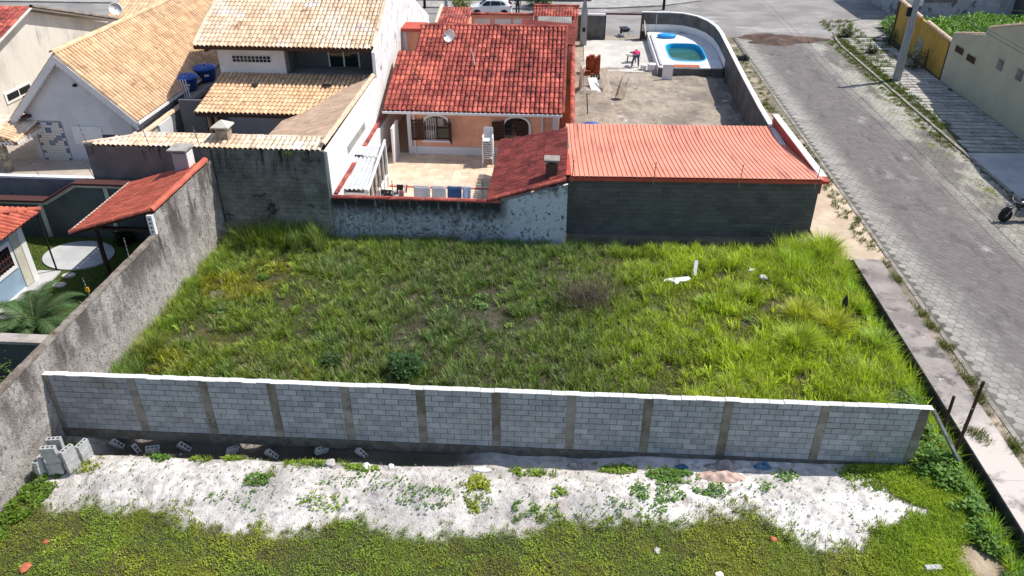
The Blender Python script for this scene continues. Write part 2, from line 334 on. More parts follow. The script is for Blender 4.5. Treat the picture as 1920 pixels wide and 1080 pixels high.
def corrugated(name, p0, U, V, w, l, mt, parent, pitch=.18, amp=.03, prof=None, rows=1, **kw):
    p0, U, V = V3(p0), V3(U)/np.linalg.norm(U), V3(V); Lv = np.linalg.norm(V); Vn = V/Lv if l is None else V/Lv
    Nn = np.cross(U, Vn); Nn = Nn if Nn[2] > 0 else -Nn
    l = Lv if l is None else l; n = int(w/pitch*4); us = np.linspace(0, w, n+1)
    hh = amp*np.array([(0, .7, 1, .7)[i % 4] for i in range(n+1)]) if prof is None else prof(us)
    a = p0+us[:, None]*U+hh[:, None]*Nn; b = a+Vn*l
    v = np.concatenate((a, b)); q = np.array([(i, i+1, n+2+i, n+1+i) for i in range(n)])
    lo = v-Nn*.012; v2 = np.concatenate((v, lo)); q2 = np.concatenate((q, q[:, ::-1]+2*(n+1), [(i, i+2*(n+1), i+1+2*(n+1), i+1) for i in range(n)]))
    return link(name, np_mesh(name, v2, q2, None, mt), parent, **kw)
# ================================================================== THE SETTING
def sheet(name, x0, x1, y0, y1, z, mt, th=None, **k):
    return MB().box(x0, x1, y0, y1, z-(th or .9), z).build(name, mt, kind='structure', **k)
earth = mat('earth', (.22,.19,.15), (.15,.13,.10), .6, bump=.4)
MB().poly([(-400,-200,-.75),(400,-200,-.75),(400,600,-.75),(-400,600,-.75)]).build('ground', earth, kind='structure')
yardsand = mat('yardsand', (.40,.335,.265), (.22,.185,.15), .45, rg=(.38,.62), bump=.8, bsc=9, bdist=.06, ov=[((.56,.52,.47), .9, .58, .70), ((.23,.19,.16), 2.4, .54, .68), ((.20,.17,.15), 7, .54, .68)])
road2 = mat('road2', (.30,.28,.265), (.215,.20,.19), .35, rg=(.35,.65), bump=.3, bsc=8, ov=[((.45,.43,.41), .6, .56, .72, (.35,1,1)), ((.21,.19,.185), 1.6, .60, .72)])
sheet('north_ground', -140, 140, 30.35, 260, .27, earth, 1.0)
sheet('east_ground', 13.0, 140, -20, 30.35, .27, earth, 1.0)
sheet('cross_street', -120, 120, 66.6, 130, .37, road2, .3)
# ---- lot terrain
WALLX = -14.9
def wy(x): return 16.89+(x+14.9)*.0079
SAND = [(-14.5,15.0),(-14.24,14.34),(-12.33,13.9),(-10.0,13.97),(-8.05,13.47),(-6.81,13.55),(-5.21,13.93),(-3.34,13.8),(-1.79,13.73),(-.98,13.96),(.27,14.23),(3.08,14.51),(5.11,15.02),(5.72,14.61),(6.8,13.99),(7.99,13.99),(9.02,14.66),(9.84,15.45),(9.02,16.37),(8.37,17.4),(-14.6,17.3),(-14.2,16.2)]
def inside_dist(x, y, poly):
    x = np.asarray(x, float); y = np.asarray(y, float); ins = np.zeros(x.shape, bool); d = np.full(x.shape, 1e9)
    n = len(poly)
    for i in range(n):
        (x0, y0), (x1, y1) = poly[i], poly[(i+1) % n]
        c = ((y0 > y) != (y1 > y)) & (x < (x1-x0)*(y-y0)/((y1-y0) or 1e-9)+x0); ins ^= c
        t = np.clip(((x-x0)*(x1-x0)+(y-y0)*(y1-y0))/((x1-x0)**2+(y1-y0)**2), 0, 1)
        d = np.minimum(d, np.hypot(x-x0-t*(x1-x0), y-y0-t*(y1-y0)))
    return np.where(ins, d, -d)
def sandf(x, y):
    d = inside_dist(x, y, SAND)+(fbm(x, y, .7, 5)-.5)*1.1
    s = sst(-.25, .25, d)*(y < wy(x)+.25)
    return s
def tz(x, y):
    x = np.asarray(x, float); y = np.asarray(y, float)
    z = .008*(x+2)+.10*(fbm(x, y, 2.2, 11)-.5)+.035*(fbm(x, y, .5, 21)-.5)
    t = wy(x)-y
    dep = (.27*sst(-14.6, -13.2, x)*(1-sst(-3.2, -1.6, x))+.12*sst(-1.8, -1., x)*(1-sst(1, 3, x)))*(.55+.9*vn(x, y*0, 1.1, 31))
    z = z-dep*np.exp(-((t-.28)/.44)**4)
    z = z-.30*sst(-13.6, -13.0, x)*(1-sst(-9.2, -8.2, x))*sst(.3, .5, vn(x, y*0, .9, 35))*np.exp(-((t+.5)/.55)**4)
    z = z+.16*np.exp(-((t-1.6)/.9)**2)*sst(-14.2, -12.5, x)*(1-sst(7.5, 10, x))*(.5+vn(x, y, 1.5, 33))
    z = z-.30*sst(11.2, 11.9, x)+.03*(vn(x, y, .16, 22)-.5)
    z = z-.05*sst(.70, .86, vn(x, y, .30, 37))*(t > .9)-.04*sst(.66, .80, vn(x, y, .55, 39))*(t > 1.0)
    hole = np.exp(-(((x-7.6)/.35)**2+((y-15.3)/.22)**2)*1.2)+.7*np.exp(-(((x-8.3)/.2)**2+((y-15.2)/.25)**2)); z = z-.12*hole
    return z
nx, ny = 460, 340
gx, gy = np.meshgrid(np.linspace(-14.86, 11.96, nx), np.linspace(8.5, 30.1, ny)); GX, GY = gx.ravel(), gy.ravel()
GZ = tz(GX, GY); sd = sandf(GX, GY)
soil = np.array((.06,.052,.032))[None]*np.ones((len(GX), 1)); n1 = fbm(GX, GY, 1.4, 41)[:, None]
soil = soil*(.7+.7*n1); moss = np.array((.14,.125,.02))[None]
mm = (sst(.5, .7, fbm(GX, GY, 1.8, 43))*.7)[:, None]*((GX < -6) | (GY < 16))[:, None]; soil = soil*(1-mm)+moss*mm
grey = (sst(.52, .68, fbm(GX, GY, .9, 45)))[:, None]*((GX > -8) & (GY > 17))[:, None]*.8; soil = soil*(1-grey)+np.array((.10,.085,.065))[None]*grey
sandc = np.array((.64,.605,.575))[None]*(.74+.42*fbm(GX, GY, .6, 47))[:, None]*(.86+.28*vn(GX, GY, .12, 48))[:, None]; lite = sst(1.0, 4.5, GX)[:, None]; sandc = sandc*(1+.26*lite)
pinkish = sst(.5, .75, fbm(GX, GY, 1.5, 49))[:, None]*.35*(GX < 2)[:, None]; sandc = sandc*(1-pinkish)+np.array((.60,.52,.46))[None]*pinkish
damp = sst(.52, .70, fbm(GX, GY, 1.6, 55))[:, None]; sandc = sandc*(1-.22*damp)
speck = (sst(.58, .74, vn(GX, GY, .13, 51))*.65*(.3+fbm(GX, GY, .9, 52)))[:, None]; sandc = sandc*(1-speck)+np.array((.33,.30,.27))[None]*speck
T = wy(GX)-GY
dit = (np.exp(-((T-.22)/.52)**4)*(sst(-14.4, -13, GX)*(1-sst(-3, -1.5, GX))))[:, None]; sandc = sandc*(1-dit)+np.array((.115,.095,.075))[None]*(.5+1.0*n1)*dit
bare = np.exp(-(((GX-10.75)/.55)**2+((GY-13.7)/.7)**2))[:, None]; soil = soil*(1-bare)+np.array((.45,.36,.25))[None]*bare
bk_ = (np.exp(-((T+.5)/.5)**4)*sst(-13.8, -13.2, GX)*(1-sst(-9, -8, GX)))[:, None]; soil = soil*(1-bk_)+np.array((.50,.41,.32))[None]*bk_
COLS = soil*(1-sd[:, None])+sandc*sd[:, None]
ii = np.arange(nx*ny).reshape(ny, nx)
QD = np.stack((ii[:-1, :-1].ravel(), ii[:-1, 1:].ravel(), ii[1:, 1:].ravel(), ii[1:, :-1].ravel()), 1)
lotm = mat('lotm', (1,1,1), attr=True, rough=.95, bump=.9, bsc=11, bdist=.06, ov=[((.36,.33,.30), 7, .56, .70, (1,1,1), (1, 17.2, 16.8)), ((.20,.18,.15), 16, .63, .72, (1,1,1), (1, 17.2, 16.8)), ((.82,.80,.78), 3, .58, .75, (1,1,1), (1, 17.2, 16.8))] if 0 else ())
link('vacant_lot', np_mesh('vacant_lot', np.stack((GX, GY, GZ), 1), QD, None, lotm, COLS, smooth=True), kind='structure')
# ---- street of hexagonal pavers, kerbs, pavements
joint = mat('joint', (.16,.15,.13), (.10,.095,.08), 3, ov=[((.165,.148,.14), .5, .2, .5, (1,1,1), (0, 14.4, 15.6)), ((.10,.12,.03), .6, .35, .6, (1,1,1), (0, 18.8, 20.2))])
paver = mat('paver', (.34,.32,.29), (.27,.25,.23), 1.5, var=.10, bump=.4, bsc=50,
  ov=[((.165,.147,.143), .55, .22, .42, (1,.5,1), (0, 14.2, 15.4)), ((.115,.10,.098), 1.2, .54, .70, (1,.35,1), (0, 14.6, 15.6)), ((.21,.185,.175), .8, .56, .70, (1.4,.25,1), (0, 14.6, 15.6)), ((.37,.35,.30), .5, .42, .56, (1,.45,1), (0, 17.9, 20.2)), ((.46,.44,.42), .45, .60, .70, (1,.6,1), (0, 16.8, 18.2)), ((.13,.15,.04), 1.8, .54, .66, (1,.6,1), (0, 19.2, 20.6)), ((.10,.092,.088), .9, .62, .72, (1,.4,1), (0, 14.8, 16))])
street = MB().box(13.55, 21.6, 2, 66.7, -.3, .3845).build('street', joint, kind='structure')
f_ = .33; s_ = f_/math.sqrt(3); hexm = MB(); hv = [(math.sin(R(60*i))*(s_-.006), math.cos(R(60*i))*(s_-.006)) for i in range(6)]
def hexpts(m, cx, cy, z):
    n = len(m.v); q = .88
    m.v += [(cx+a, cy+b, z-.03) for a, b in hv]+[(cx+a, cy+b, z-.008) for a, b in hv]+[(cx+a*q, cy+b*q, z) for a, b in hv]
    m.f.append(tuple(n+12+i for i in range(6))[::-1])
    for i in range(6):
        j = (i+1) % 6; m.f.append((n+i, n+j, n+6+j, n+6+i)); m.f.append((n+6+i, n+6+j, n+12+j, n+12+i))
cells = []
for j in range(int((66.5-13)/(1.5*s_))):
    for i in range(24):
        x = 13.72+f_*(i+.5)+(f_/2 if j % 2 else 0); y = 13+j*1.5*s_
        if x < 21.5: cells.append((x, y, .392+random.uniform(-.004, .005)))
# the pavers nearest the camera that the picture shows are single parts
vis = [c for c in cells if c[0] < 13.7+.42*(c[1]-12.5)+.6]
vis.sort(key=lambda c: c[1]); one = set(vis[:300]); hexpts(hexm, 0, 0, 0); hme = hexm.mesh('paver', paver); rest = MB()
for c in cells:
    if c in one: o = link('paver', hme, street); o.location = c
    else: hexpts(rest, *c)
rest.build('paver_field', paver, street, kind='stuff')
# wide apron towards the junction, worn earth patch
MB().poly([(11.5,66.4,.382),(24,66.4,.382),(22.4,69,.382),(23.8,72,.382),(27,74.4,.382),(31,75.4,.382),(31,86,.382),(8,86,.382),(8,67.2,.382)]).build('junction', road2, kind='structure')
redearth = mat('redearth', (.15,.09,.068), (.07,.048,.04), .9, rg=(.38,.6), bump=.9, bsc=6, bdist=.06)
pm = MB(); ring = []
for k in range(28):
    t = 2*math.pi*k/28; rr = 1+.22*math.sin(3*t+1)+.12*math.sin(7*t); ring.append((17.2+3.3*rr*math.cos(t), 65.9+1.7*rr*math.sin(t)))
n0 = len(pm.v); pm.v += [(x, y, .387) for x, y in ring]+[(17.2+(x-17.2)*.6, 65.9+(y-65.9)*.6, .47+random.uniform(0, .22)) for x, y in ring]+[(16.6, 66, .75)]
for k in range(28): j = (k+1) % 28; pm.f += [(k, j, 28+j, 28+k), (28+k, 28+j, 56)]
pm.build('earth_patch', redearth, smooth=True, kind='structure')
kb = MB()
kL = MB(); y = 6.
while y < 60: kL.box(13.42, 13.58, y+.01, y+.99, 0, .47+random.uniform(-.01, .01)); y += 1
kL.build('left_kerb', M['kerb'], kind='structure')
kR = MB(); y = 30.
while y < 64: kR.box(21.55, 21.72, y+.01, y+.99, 0, .47+random.uniform(-.01, .01)); y += 1
for k in range(8):
    t0, t1 = R(90+k*8), R(90+(k+1)*8)
    p = [(25.6+4.0*math.cos(math.pi-t0+R(90))*1, 0)]
arc = [(21.63, 64.0), (21.8, 66.2), (22.3, 68.6), (23.2, 70.8), (24.6, 72.8), (26.6, 74.3), (29.5, 75.2)]
for (a, b), (c, d) in zip(arc, arc[1:]):
    L_ = math.hypot(c-a, d-b); kR.obox(((a+c)/2, (b+d)/2, .3), (L_-.02, .17, .36), (0, 0, math.atan2(d-b, c-a)))
kR.build('right_kerb', M['kerb'], kind='structure')
verge = mat('verge', (.22,.19,.14), (.15,.13,.08), 1.1, bump=.7, bsc=14, bdist=.05, ov=[((.33,.31,.28), 2, .58, .7), ((.42,.34,.26), .7, .5, .65)])
sheet('left_verge', 10.4, 13.43, 36.6, 66.6, .44, verge, .5)
dirt = mat('dirt', (.60,.49,.37), (.48,.37,.27), .9, rg=(.36,.62), bump=.5, bsc=14, ov=[((.36,.33,.31), 1.2, .62, .7)])
sheet('dirt_strip', 10.95, 13.42, 28.72, 36.6, .44, dirt, .5)
# concrete pavement beside the lot: long slab sections
pv = MB()
yy = 7.0
while yy < 28.6:
    y1 = min(yy+3.1, 28.7); pv.box(11.98, 13.08, yy+.004, y1-.004, -.55, .50); yy = y1
pave = pv.build('left_pavement', M['pavement'], kind='structure')
MB().box(11.955, 11.978, 7, 28.7, -.6, .47).build('pavement_edge_shade', mat('edge', (.035,.034,.03), (.06,.055,.05), 3, bump=.5), kind='structure')  # near-black sheet paints the shade on the slab's vertical face
MB().box(13.06, 13.44, 7, 28.72, -.3, .45).build('gutter_strip', verge, kind='structure')
# right pavement: long slabs laid across, drive pad
rp = sheet('right_pavement', 21.70, 26.6, 41.4, 67.4, .40, mat('rpbase', (.11,.10,.075), (.06,.065,.03), 1.5, bump=.6, bsc=12), .5)
y = 41.5; slabs = []
while y < 66.4:
    x = 22.35 if y > 43 else 22.0
    while x < 25.5:
        ln = min(random.uniform(.9, 1.5), 25.62-x)
        if ln > .25 and not (y > 60 and random.random() < .15): slabs.append((x, y, ln))
        x += ln+.03
    y += .62
sm_ = blockmesh('slab', 1, .5, .07, M['slab'], .01)
for (x, y, ln) in sorted(slabs, key=lambda q: q[1])[:300]:
    o = link('slab', sm_, rp); o.matrix_basis = Matrix.Translation((x, y+random.uniform(-.02, .02), .375+random.uniform(-.006, .012))) @ Matrix.Rotation(R(random.uniform(-.8, .8)), 4, 'Z') @ Matrix.Diagonal((ln, 1, 1, 1))
MB().poly([(21.74,67.3,.425),(26.6,67.3,.425),(28.4,74.3,.425),(26.7,74.2,.425),(24.7,72.7,.425),(23.3,70.7,.425),(22.4,68.5,.425)]).build('corner_pavement', M['slab'], kind='structure')
pd = MB()
for (a, b) in ((30.2, 33.9), (33.9, 37.6), (37.6, 41.4)): pd.hexa([(21.7,a,.2),(25.7,a,.2),(25.7,b-.02,.2),(21.7,b-.02,.2),(21.75,a,.40),(25.7,a,.47),(25.7,b-.02,.47),(21.75,b-.02,.40)])
pd.build('driveway_pad', M['pad'], kind='structure')
sheet('east_lot', 26.2, 60, 30, 75.2, .36, earth, .3)
# ================================================================== WALLS ROUND THE LOT
# near wall of new concrete blocks
W = thing('block_wall', 'long unplastered grey concrete block wall with brown pillars in front of the grassy lot', 'wall', (-14.9, 16.89, 0), .0079)
PX = [.14, 2.71, 4.82, 6.82, 8.95, 11.11, 13.26, 15.38, 17.52, 19.72, 22.35, 25.0]
items = []
for i, (a, b) in enumerate(zip(PX, PX[1:])): items += blockfield(W, a+.115, b-.115, .2, 10, 0, .14, None, 0, True, off0=i)
lay(W, items, .2, 0, .17, M['block'], 300, True, key=lambda q: (-q[2], abs(q[0]-13)), gap=.015, jit=.004)
xk = 0.02; random.seed(31); tcap = blockmesh('sunlit_top_slab', 1, .185, .018, M['coping'], .003)  # thin pale slabs added to paint the sunlit tops of the blocks
while xk < 25.0: o = link('sunlit_top_slab', tcap, W, True); o.matrix_basis = Matrix.Translation((xk, -.010+random.uniform(-.010,.008), 2.186+random.uniform(0,.020))) @ Matrix.Diagonal((.388,1,1,1)); xk += .4
m = MB(); m.box(.2, 24.9, .012, .16, .2, 2.18); m.build('mortar', M['mortar'], W, True)
for i, p in enumerate(PX):
    m = MB(); hw = .12; k = 9; prev = None
    for j in range(k+1):
        z = .2+j*2.005/k; d0, d1 = random.uniform(-.018, .018), random.uniform(-.018, .018)
        row = [(p-hw+d0, -.012, z), (p+hw+d1, -.012, z), (p+hw+d1, .18, z), (p-hw+d0, .18, z)]
        if prev:
            m.poly([prev[0], prev[1], row[1], row[0]]); m.poly([prev[1], prev[2], row[2], row[1]]); m.poly([prev[2], prev[3], row[3], row[2]]); m.poly([prev[3], prev[0], row[0], row[3]])
        prev = row
    m.poly(prev); m.build('pillar', M['pillar'], W, True)
m = MB(); n = 60
for j in range(n):
    a, b = .02+25.1*j/n, .02+25.1*(j+1)/n; m.box(a, b, -.03+random.uniform(-.004,.004), .20, -.13+random.uniform(-.012, .012), .197)
m.build('base_beam', M['beam'], W, True)
# side wall on the left, rough stucco
lw = thing('stucco_wall', 'tall stained grey stucco wall running along the left of the lot', 'wall', (-14.8, 20, 0))
def rough_wall(name, pts_yz, x0, x1, mt, parent, ny_=160, nz_=34):
    ys = np.linspace(pts_yz[0][0], pts_yz[-1][0], ny_); top = np.interp(ys, [p[0] for p in pts_yz], [p[1] for p in pts_yz])
    tt = np.linspace(0, 1, nz_); Y = np.repeat(ys[:, None], nz_, 1); Z = -.5+(top[:, None]+.5)*tt[None]
    X = x1+.035*(fbm(Y.ravel(), Z.ravel(), .35, 61).reshape(Y.shape)-.5)+.03*(vn(Y.ravel(), Z.ravel(), .1, 63).reshape(Y.shape)-.5)
    v = np.stack((X, Y, Z), -1).reshape(-1, 3); ii = np.arange(ny_*nz_).reshape(ny_, nz_)
    q = np.stack((ii[:-1, :-1].ravel(), ii[1:, :-1].ravel(), ii[1:, 1:].ravel(), ii[:-1, 1:].ravel()), 1)
    link(name, np_mesh(name, v, q, None, mt, smooth=True), parent)
    m = MB(); m.prism([(x0, y, z) for y, z in ((ys[0], -.5), (ys[-1], -.5))]+[(x0, a, b) for a, b in reversed(list(zip(ys[::8], top[::8])))], (x1-x0-.03, 0, 0)); m.build('core', M['walltop'], parent)
rough_wall('face', [(5, 2.80), (24.55, 2.80)], -14.98, -14.80, M['stucco'], lw)
rough_wall('tall_face', [(24.55, 3.62), (29.85, 3.62)], -14.98, -14.80, M['stucco'], lw, 60, 40)
m = MB(); y = 5
while y < 24.5: m.hexa([(-15.01,y,2.78),(-14.775,y,2.78),(-14.775,y+.5,2.78),(-15.01,y+.5,2.78)]+[(-14.99+random.uniform(-.01,.01),y,2.85+random.uniform(0,.02)),(-14.79+random.uniform(-.02,.01),y,2.85+random.uniform(0,.02)),(-14.79+random.uniform(-.02,.01),y+.5,2.85+random.uniform(0,.02)),(-14.99,y+.5,2.85+random.uniform(0,.02))]); y += .5
m.build('mortar_cap', M['walltop'], lw)
MB().box(-15.0, -14.79, 24.40, 24.56, 2.82, 3.62).build('white_end', M['white'], lw, label='white painted end of the taller wall')
for k in range(4): MB().box(-14.93, -14.86, 24.38, 24.40, 2.95+k*.17, 3.0+k*.17).build('insulator', M['dark'], lw)
# old block wall at the back left
gw = thing('old_block_wall', 'tall mould-stained old concrete block wall at the back left of the lot', 'wall', (-12.4, 29.9, 0))
it = blockfield(gw, -14.75, -12.5, 0, 20, 0, 0, None, 0, False)+blockfield(gw, -12.25, -9.98, 0, 20, 0, 0, None, 0, False, off0=1)
lay(gw, it, .02, 29.9, .15, M['oldblock'], 300, False, key=lambda q: -q[2], gap=.008, jit=.004)
MB().box(-20.2, -9.96, 29.915, 30.06, -.4, 4.02).build('mortar', M['oldmortar'], gw)
MB().box(-12.5, -12.25, 29.885, 29.95, -.3, 4.02).build('pillar', M['oldblock'], gw)
MB().box(-10.06, -9.93, 29.88, 29.95, -.3, 4.02).build('corner_pillar', M['oldblock'], gw)
MB().box(-20.2, -14.8, 29.86, 29.93, -.3, 4.05).build('plaster', mat('plaster', (.19,.175,.165), (.14,.13,.125), .9, bump=.3, bsc=20, ov=[((.03,.03,.028), 2.5, .56, .68, (1.5,1,.4), (2, 3.2, 4.0))]), gw)
MB().box(-20.25, -9.95, 29.87, 30.04, 4.03, 4.09).build('ledge', M['oldblock'], gw)
# low stucco wall behind the lot with a sloping end
sw = thing('low_stucco_wall', 'low patchy blue-grey stucco wall with red ridge tiles, middle of the back boundary', 'wall', (-5, 30, 0))
xs = np.linspace(-9.9, .24, 200); top = np.interp(xs, [-9.9, -2.75, .24], [1.95, 1.95, 2.88]); tt = np.linspace(0, 1, 34)
Xg = np.repeat(xs[:, None], 34, 1); Zg = -.4+(top[:, None]+.4)*tt[None]
lump = np.where(Xg > -2.3, .07, .045); Yg = 29.98-lump*fbm(Xg.ravel(), Zg.ravel(), .22, 71).reshape(Xg.shape)
ii = np.arange(200*34).reshape(200, 34); q = np.stack((ii[:-1, :-1].ravel(), ii[1:, :-1].ravel(), ii[1:, 1:].ravel(), ii[:-1, 1:].ravel()), 1)
link('face', np_mesh('face', np.stack((Xg, Yg, Zg), -1).reshape(-1, 3), q, None, M['lowstucco'], smooth=True), sw)
MB().prism([(-9.9,29.99,-.4),(.24,29.99,-.4),(.24,29.99,2.86),(-2.75,29.99,1.94),(-9.9,29.99,1.94)], (0,.14,0)).build('core', M['white'], sw)
caps('cap_tile', (-9.85, 30.03, 1.95), (-2.6, 30.03, 1.95), M['redtile'], sw, r=.11, step=.36)
# ================================================================== ZINC ROOFED SHED
sh = thing('block_shed', 'dark grey block shed with a salmon red ribbed metal roof at the street corner', 'shed', (5.5, 33, 0))
lay(sh, blockfield(sh, .16, 10.70, 0, 15, 0, 0, None, 0, False), -.1, 30.18, .15, M['shedblock'], 300, False, key=lambda q: -q[2], gap=.006, jit=.004)
MB().box(.15, 10.705, 30.19, 30.32, -.5, 2.86).build('mortar', M['shedmortar'], sh)
MB().box(10.56, 10.70, 30.33, 37.4, -.5, 2.3).build('side_wall', M['shedmortar'], sh)
MB().box(.15, .3, 30.35, 37.4, 0, 2.6).build('party_wall', M['greywall'], sh)
def rib(us):
    return np.where(np.arange(len(us)) % 8 == 0, 0, .05)
ribbed_path('roof_sheet', .22, 10.76, [(30.02,3.03),(32.0,2.79),(33.6,2.62),(34.8,2.51),(35.8,2.44),(36.8,2.42),(38.1,2.47)], M['zinc'], sh, rib, step=.025)
MB().box(.16, 10.76, 30.03, 30.16, 2.86, 3.01).build('fascia', M['redpaint'], sh)
MB().box(10.77, 11.0, 30.75, 38.4, 2.1, 2.96).build('parapet', mat('parap', (.34,.06,.045), (.28,.05,.04), 2, rough=.7), sh); MB().box(10.705, 10.98, 31.8, 38.4, -.2, 2.1).build('outer_wall', M['shedmortar'], sh)
MB().box(10.765, 11.0, 30.0, 30.74, 2.86, 3.0).build('corner_ledge', M['redpaint'], sh)
y = 30.5
cs = blockmesh('coping_slab', .30, .72, .05, M['white'], .006)
while y < 38.3: o = link('coping_slab', cs, sh); o.location = (10.735, y, 2.965); y += .73
MB().prism([(.05,30.05,3.08),(.28,30.05,3.08),(.28,35.5,2.40),(.05,35.5,2.40)], (0,0,.03)).build('edge_flashing', M['redpaint'], sh)
sh.location = (5.5, 33.57, 0); sh.rotation_euler.z = R(1.9)
# ================================================================== PEACH HOUSE
ph = thing('peach_house', 'single storey peach house with a red clay tile roof and brown shuttered windows', 'house', (-4.3, 45, .3))
sheet('patio', -9.9, .3, 30.2, 66, .285, M['grout'], .6)
m = MB(); nT = .42
for i in range(23):
    for j in range(22):
        x, y = -9.8+i*.42, 30.3+j*.42
        if x < -.1: m.box(x, x+.412, y, y+.412, .27, .297+random.uniform(0, .003))
m.build('tile_field', M['patiotile'], bpy.data.objects['patio'], kind='stuff')
MB().box(-9.3, -2.9, 34.95, 35.07, .27, .33).build('brick_edging', M['redpaint'], bpy.data.objects['patio'])
# front wall with arched openings
wins = [(-6.8, 1.34, 1.10, 2.02, 2.42), (-2.52, 1.30, 1.18, 2.02, 2.42)]    # centre, width, sill, springing, crown
def archz(x, c, wd, zs, zc): t = (x-c)/(wd/2); return zs+(zc-zs)*math.sqrt(max(0, 1-t*t))
m = MB(); xs_ = [-8.3]
for c, wd, *_ in wins: xs_ += [c-wd/2, c+wd/2]
xs_.append(-.3)
for k in range(0, 6, 2): m.box(xs_[k], xs_[k+1], 39.5, 39.65, .6, 2.95)
for c, wd, s0, zs, zc in wins:
    m.box(c-wd/2, c+wd/2, 39.5, 39.65, .6, s0)
    for k in range(14):
        a, b = c-wd/2+wd*k/14, c-wd/2+wd*(k+1)/14; m.box(a, b, 39.5, 39.65, archz((a+b)/2, c, wd, zs, zc), 2.95)
m.build('front_wall', M['peach'], ph)
m = MB(); m.box(-8.3, -8.15, 39.65, 52, .3, 2.95); m.box(-.45, -.3, 39.65, 52, .3, 2.95); m.box(-8.15, -.45, 51.85, 52, .3, 2.95)
for x in (-8.3, -.45): m.prism([(x,39.65,2.95),(x,52,2.95),(x,46.3,5.3)], (.15,0,0))
m.build('side_wall', M['peach'], ph)
MB().box(-8.14, -.46, 39.66, 51.8, .31, .4).build('interior_floor', M['wood'], ph)
MB().box(-8.1, -.5, 42.5, 42.6, .4, 2.9).build('inner_wall', M['shade'], ph)
MB().box(-8.36, -.28, 39.44, 39.5, .3, .72).build('plinth', M['plinth'], ph)
MB().box(-8.36, -8.16, 39.42, 39.47, .3, 2.92).build('corner_post', M['plinth'], ph)
MB().box(-.62, -.34, 39.35, 39.47, .3, 2.92).build('corner_post', M['plinth'], ph)
for x in (-7.98, -1.15): MB().tube([(x, 39.40, .3), (x, 39.40, 2.6), (x, 39.0, 2.8)], .045, 8).build('downpipe', M['plinth'], ph)
for wi, (c, wd, s0, zs, zc) in enumerate(wins):
    fr = MB(); K = 14
    inn = [(c-wd/2, s0)]+[(c-wd/2+wd*k/K, archz(c-wd/2+wd*k/K, c, wd, zs, zc)) for k in range(K+1)]+[(c+wd/2, s0)]
    W2 = wd+.24; out = [(c-W2/2, s0-.1)]+[(c-W2/2+W2*k/K, archz(c-W2/2+W2*k/K, c, W2, zs, zc+.12)) for k in range(K+1)]+[(c+W2/2, s0-.1)]
    for k in range(len(inn)-1):
        (a, b), (d, e) = inn[k], inn[k+1]; (a2, b2), (d2, e2) = out[k], out[k+1]
        fr.hexa([(a,39.44,b),(d,39.44,e),(d2,39.44,e2),(a2,39.44,b2),(a,39.52,b),(d,39.52,e),(d2,39.52,e2),(a2,39.52,b2)])
    fr.box(c-W2/2-.02, c+W2/2+.02, 39.38, 39.5, s0-.12, s0-.02)
    wo = fr.build('window', M['plinth'], ph)
    MB().prism([(x, 39.60, z) for x, z in inn], (0, .02, 0)).build('pane', M['glass'], wo)
    mm_ = MB(); mm_.box(c-.03, c+.03, 39.55, 39.59, s0, zc-.02); mm_.box(c-wd/2, c+wd/2, 39.55, 39.592, s0+(zc-s0)*.45, s0+(zc-s0)*.45+.07); mm_.build('sash_bar', M['brown'], wo)
    if wi == 0:
        gb = MB(); gb.box(c-wd/2+.05, c+.02, 39.57, 39.585, s0+.75, zc-.12); gb.box(c+.06, c+wd*.28, 39.57, 39.585, s0+.75, zc-.15); gb.box(c-wd/2+.05, c-.12, 39.57, 39.585, s0+.05, s0+.5); gb.build('lit_glass', M['paneglass'], wo)
        br = MB(); [br.box(c-wd/2+.12*k, c-wd/2+.12*k+.015, 39.54, 39.556, s0, zs+.25) for k in range(1, 6)]; br.build('grille', M['plinth'], wo)
    for sd_ in (-1, 1):
        sm = MB(); ang = R(188) if sd_ < 0 else (R(-70) if wi == 0 else R(-4)); hw = wd/2
        if wi == 1 and sd_ > 0: ang = R(176)
        # leaf hinged at the jamb
        hx = c+sd_*wd/2; dv = Vector((math.cos(ang), math.sin(ang), 0)); nv_ = Vector((-dv.y, dv.x, 0)); base = Vector((hx, 39.43 if not (wi == 1 and sd_ > 0) else 39.56, 0))
        if wi == 1 and sd_ > 0: dv = Vector((-1, 0, 0)); nv_ = Vector((0, 1, 0))
        def bx(u0, u1, z0, z1, t0, t1):
            P = lambda u, t, z: tuple(base+dv*u+nv_*t+Vector((0, 0, z)))
            sm.hexa([P(u0,t0,z0),P(u1,t0,z0),P(u1,t1,z0),P(u0,t1,z0),P(u0,t0,z1),P(u1,t0,z1),P(u1,t1,z1),P(u0,t1,z1)])
        bx(0, .07, s0, zs+.28, -.02, .02); bx(hw-.07, hw, s0, zs+.2, -.02, .02); bx(.07, hw-.07, s0, s0+.1, -.02, .02); bx(.07, hw-.07, zs+.1, zs+.2, -.02, .02)
        k = 0
        while s0+.1+k*.09 < zs+.08: bx(.07, hw-.07, s0+.1+k*.09, s0+.17+k*.09, -.012, .012); k += 1
        sm.build('shutter', M['brown'], wo)
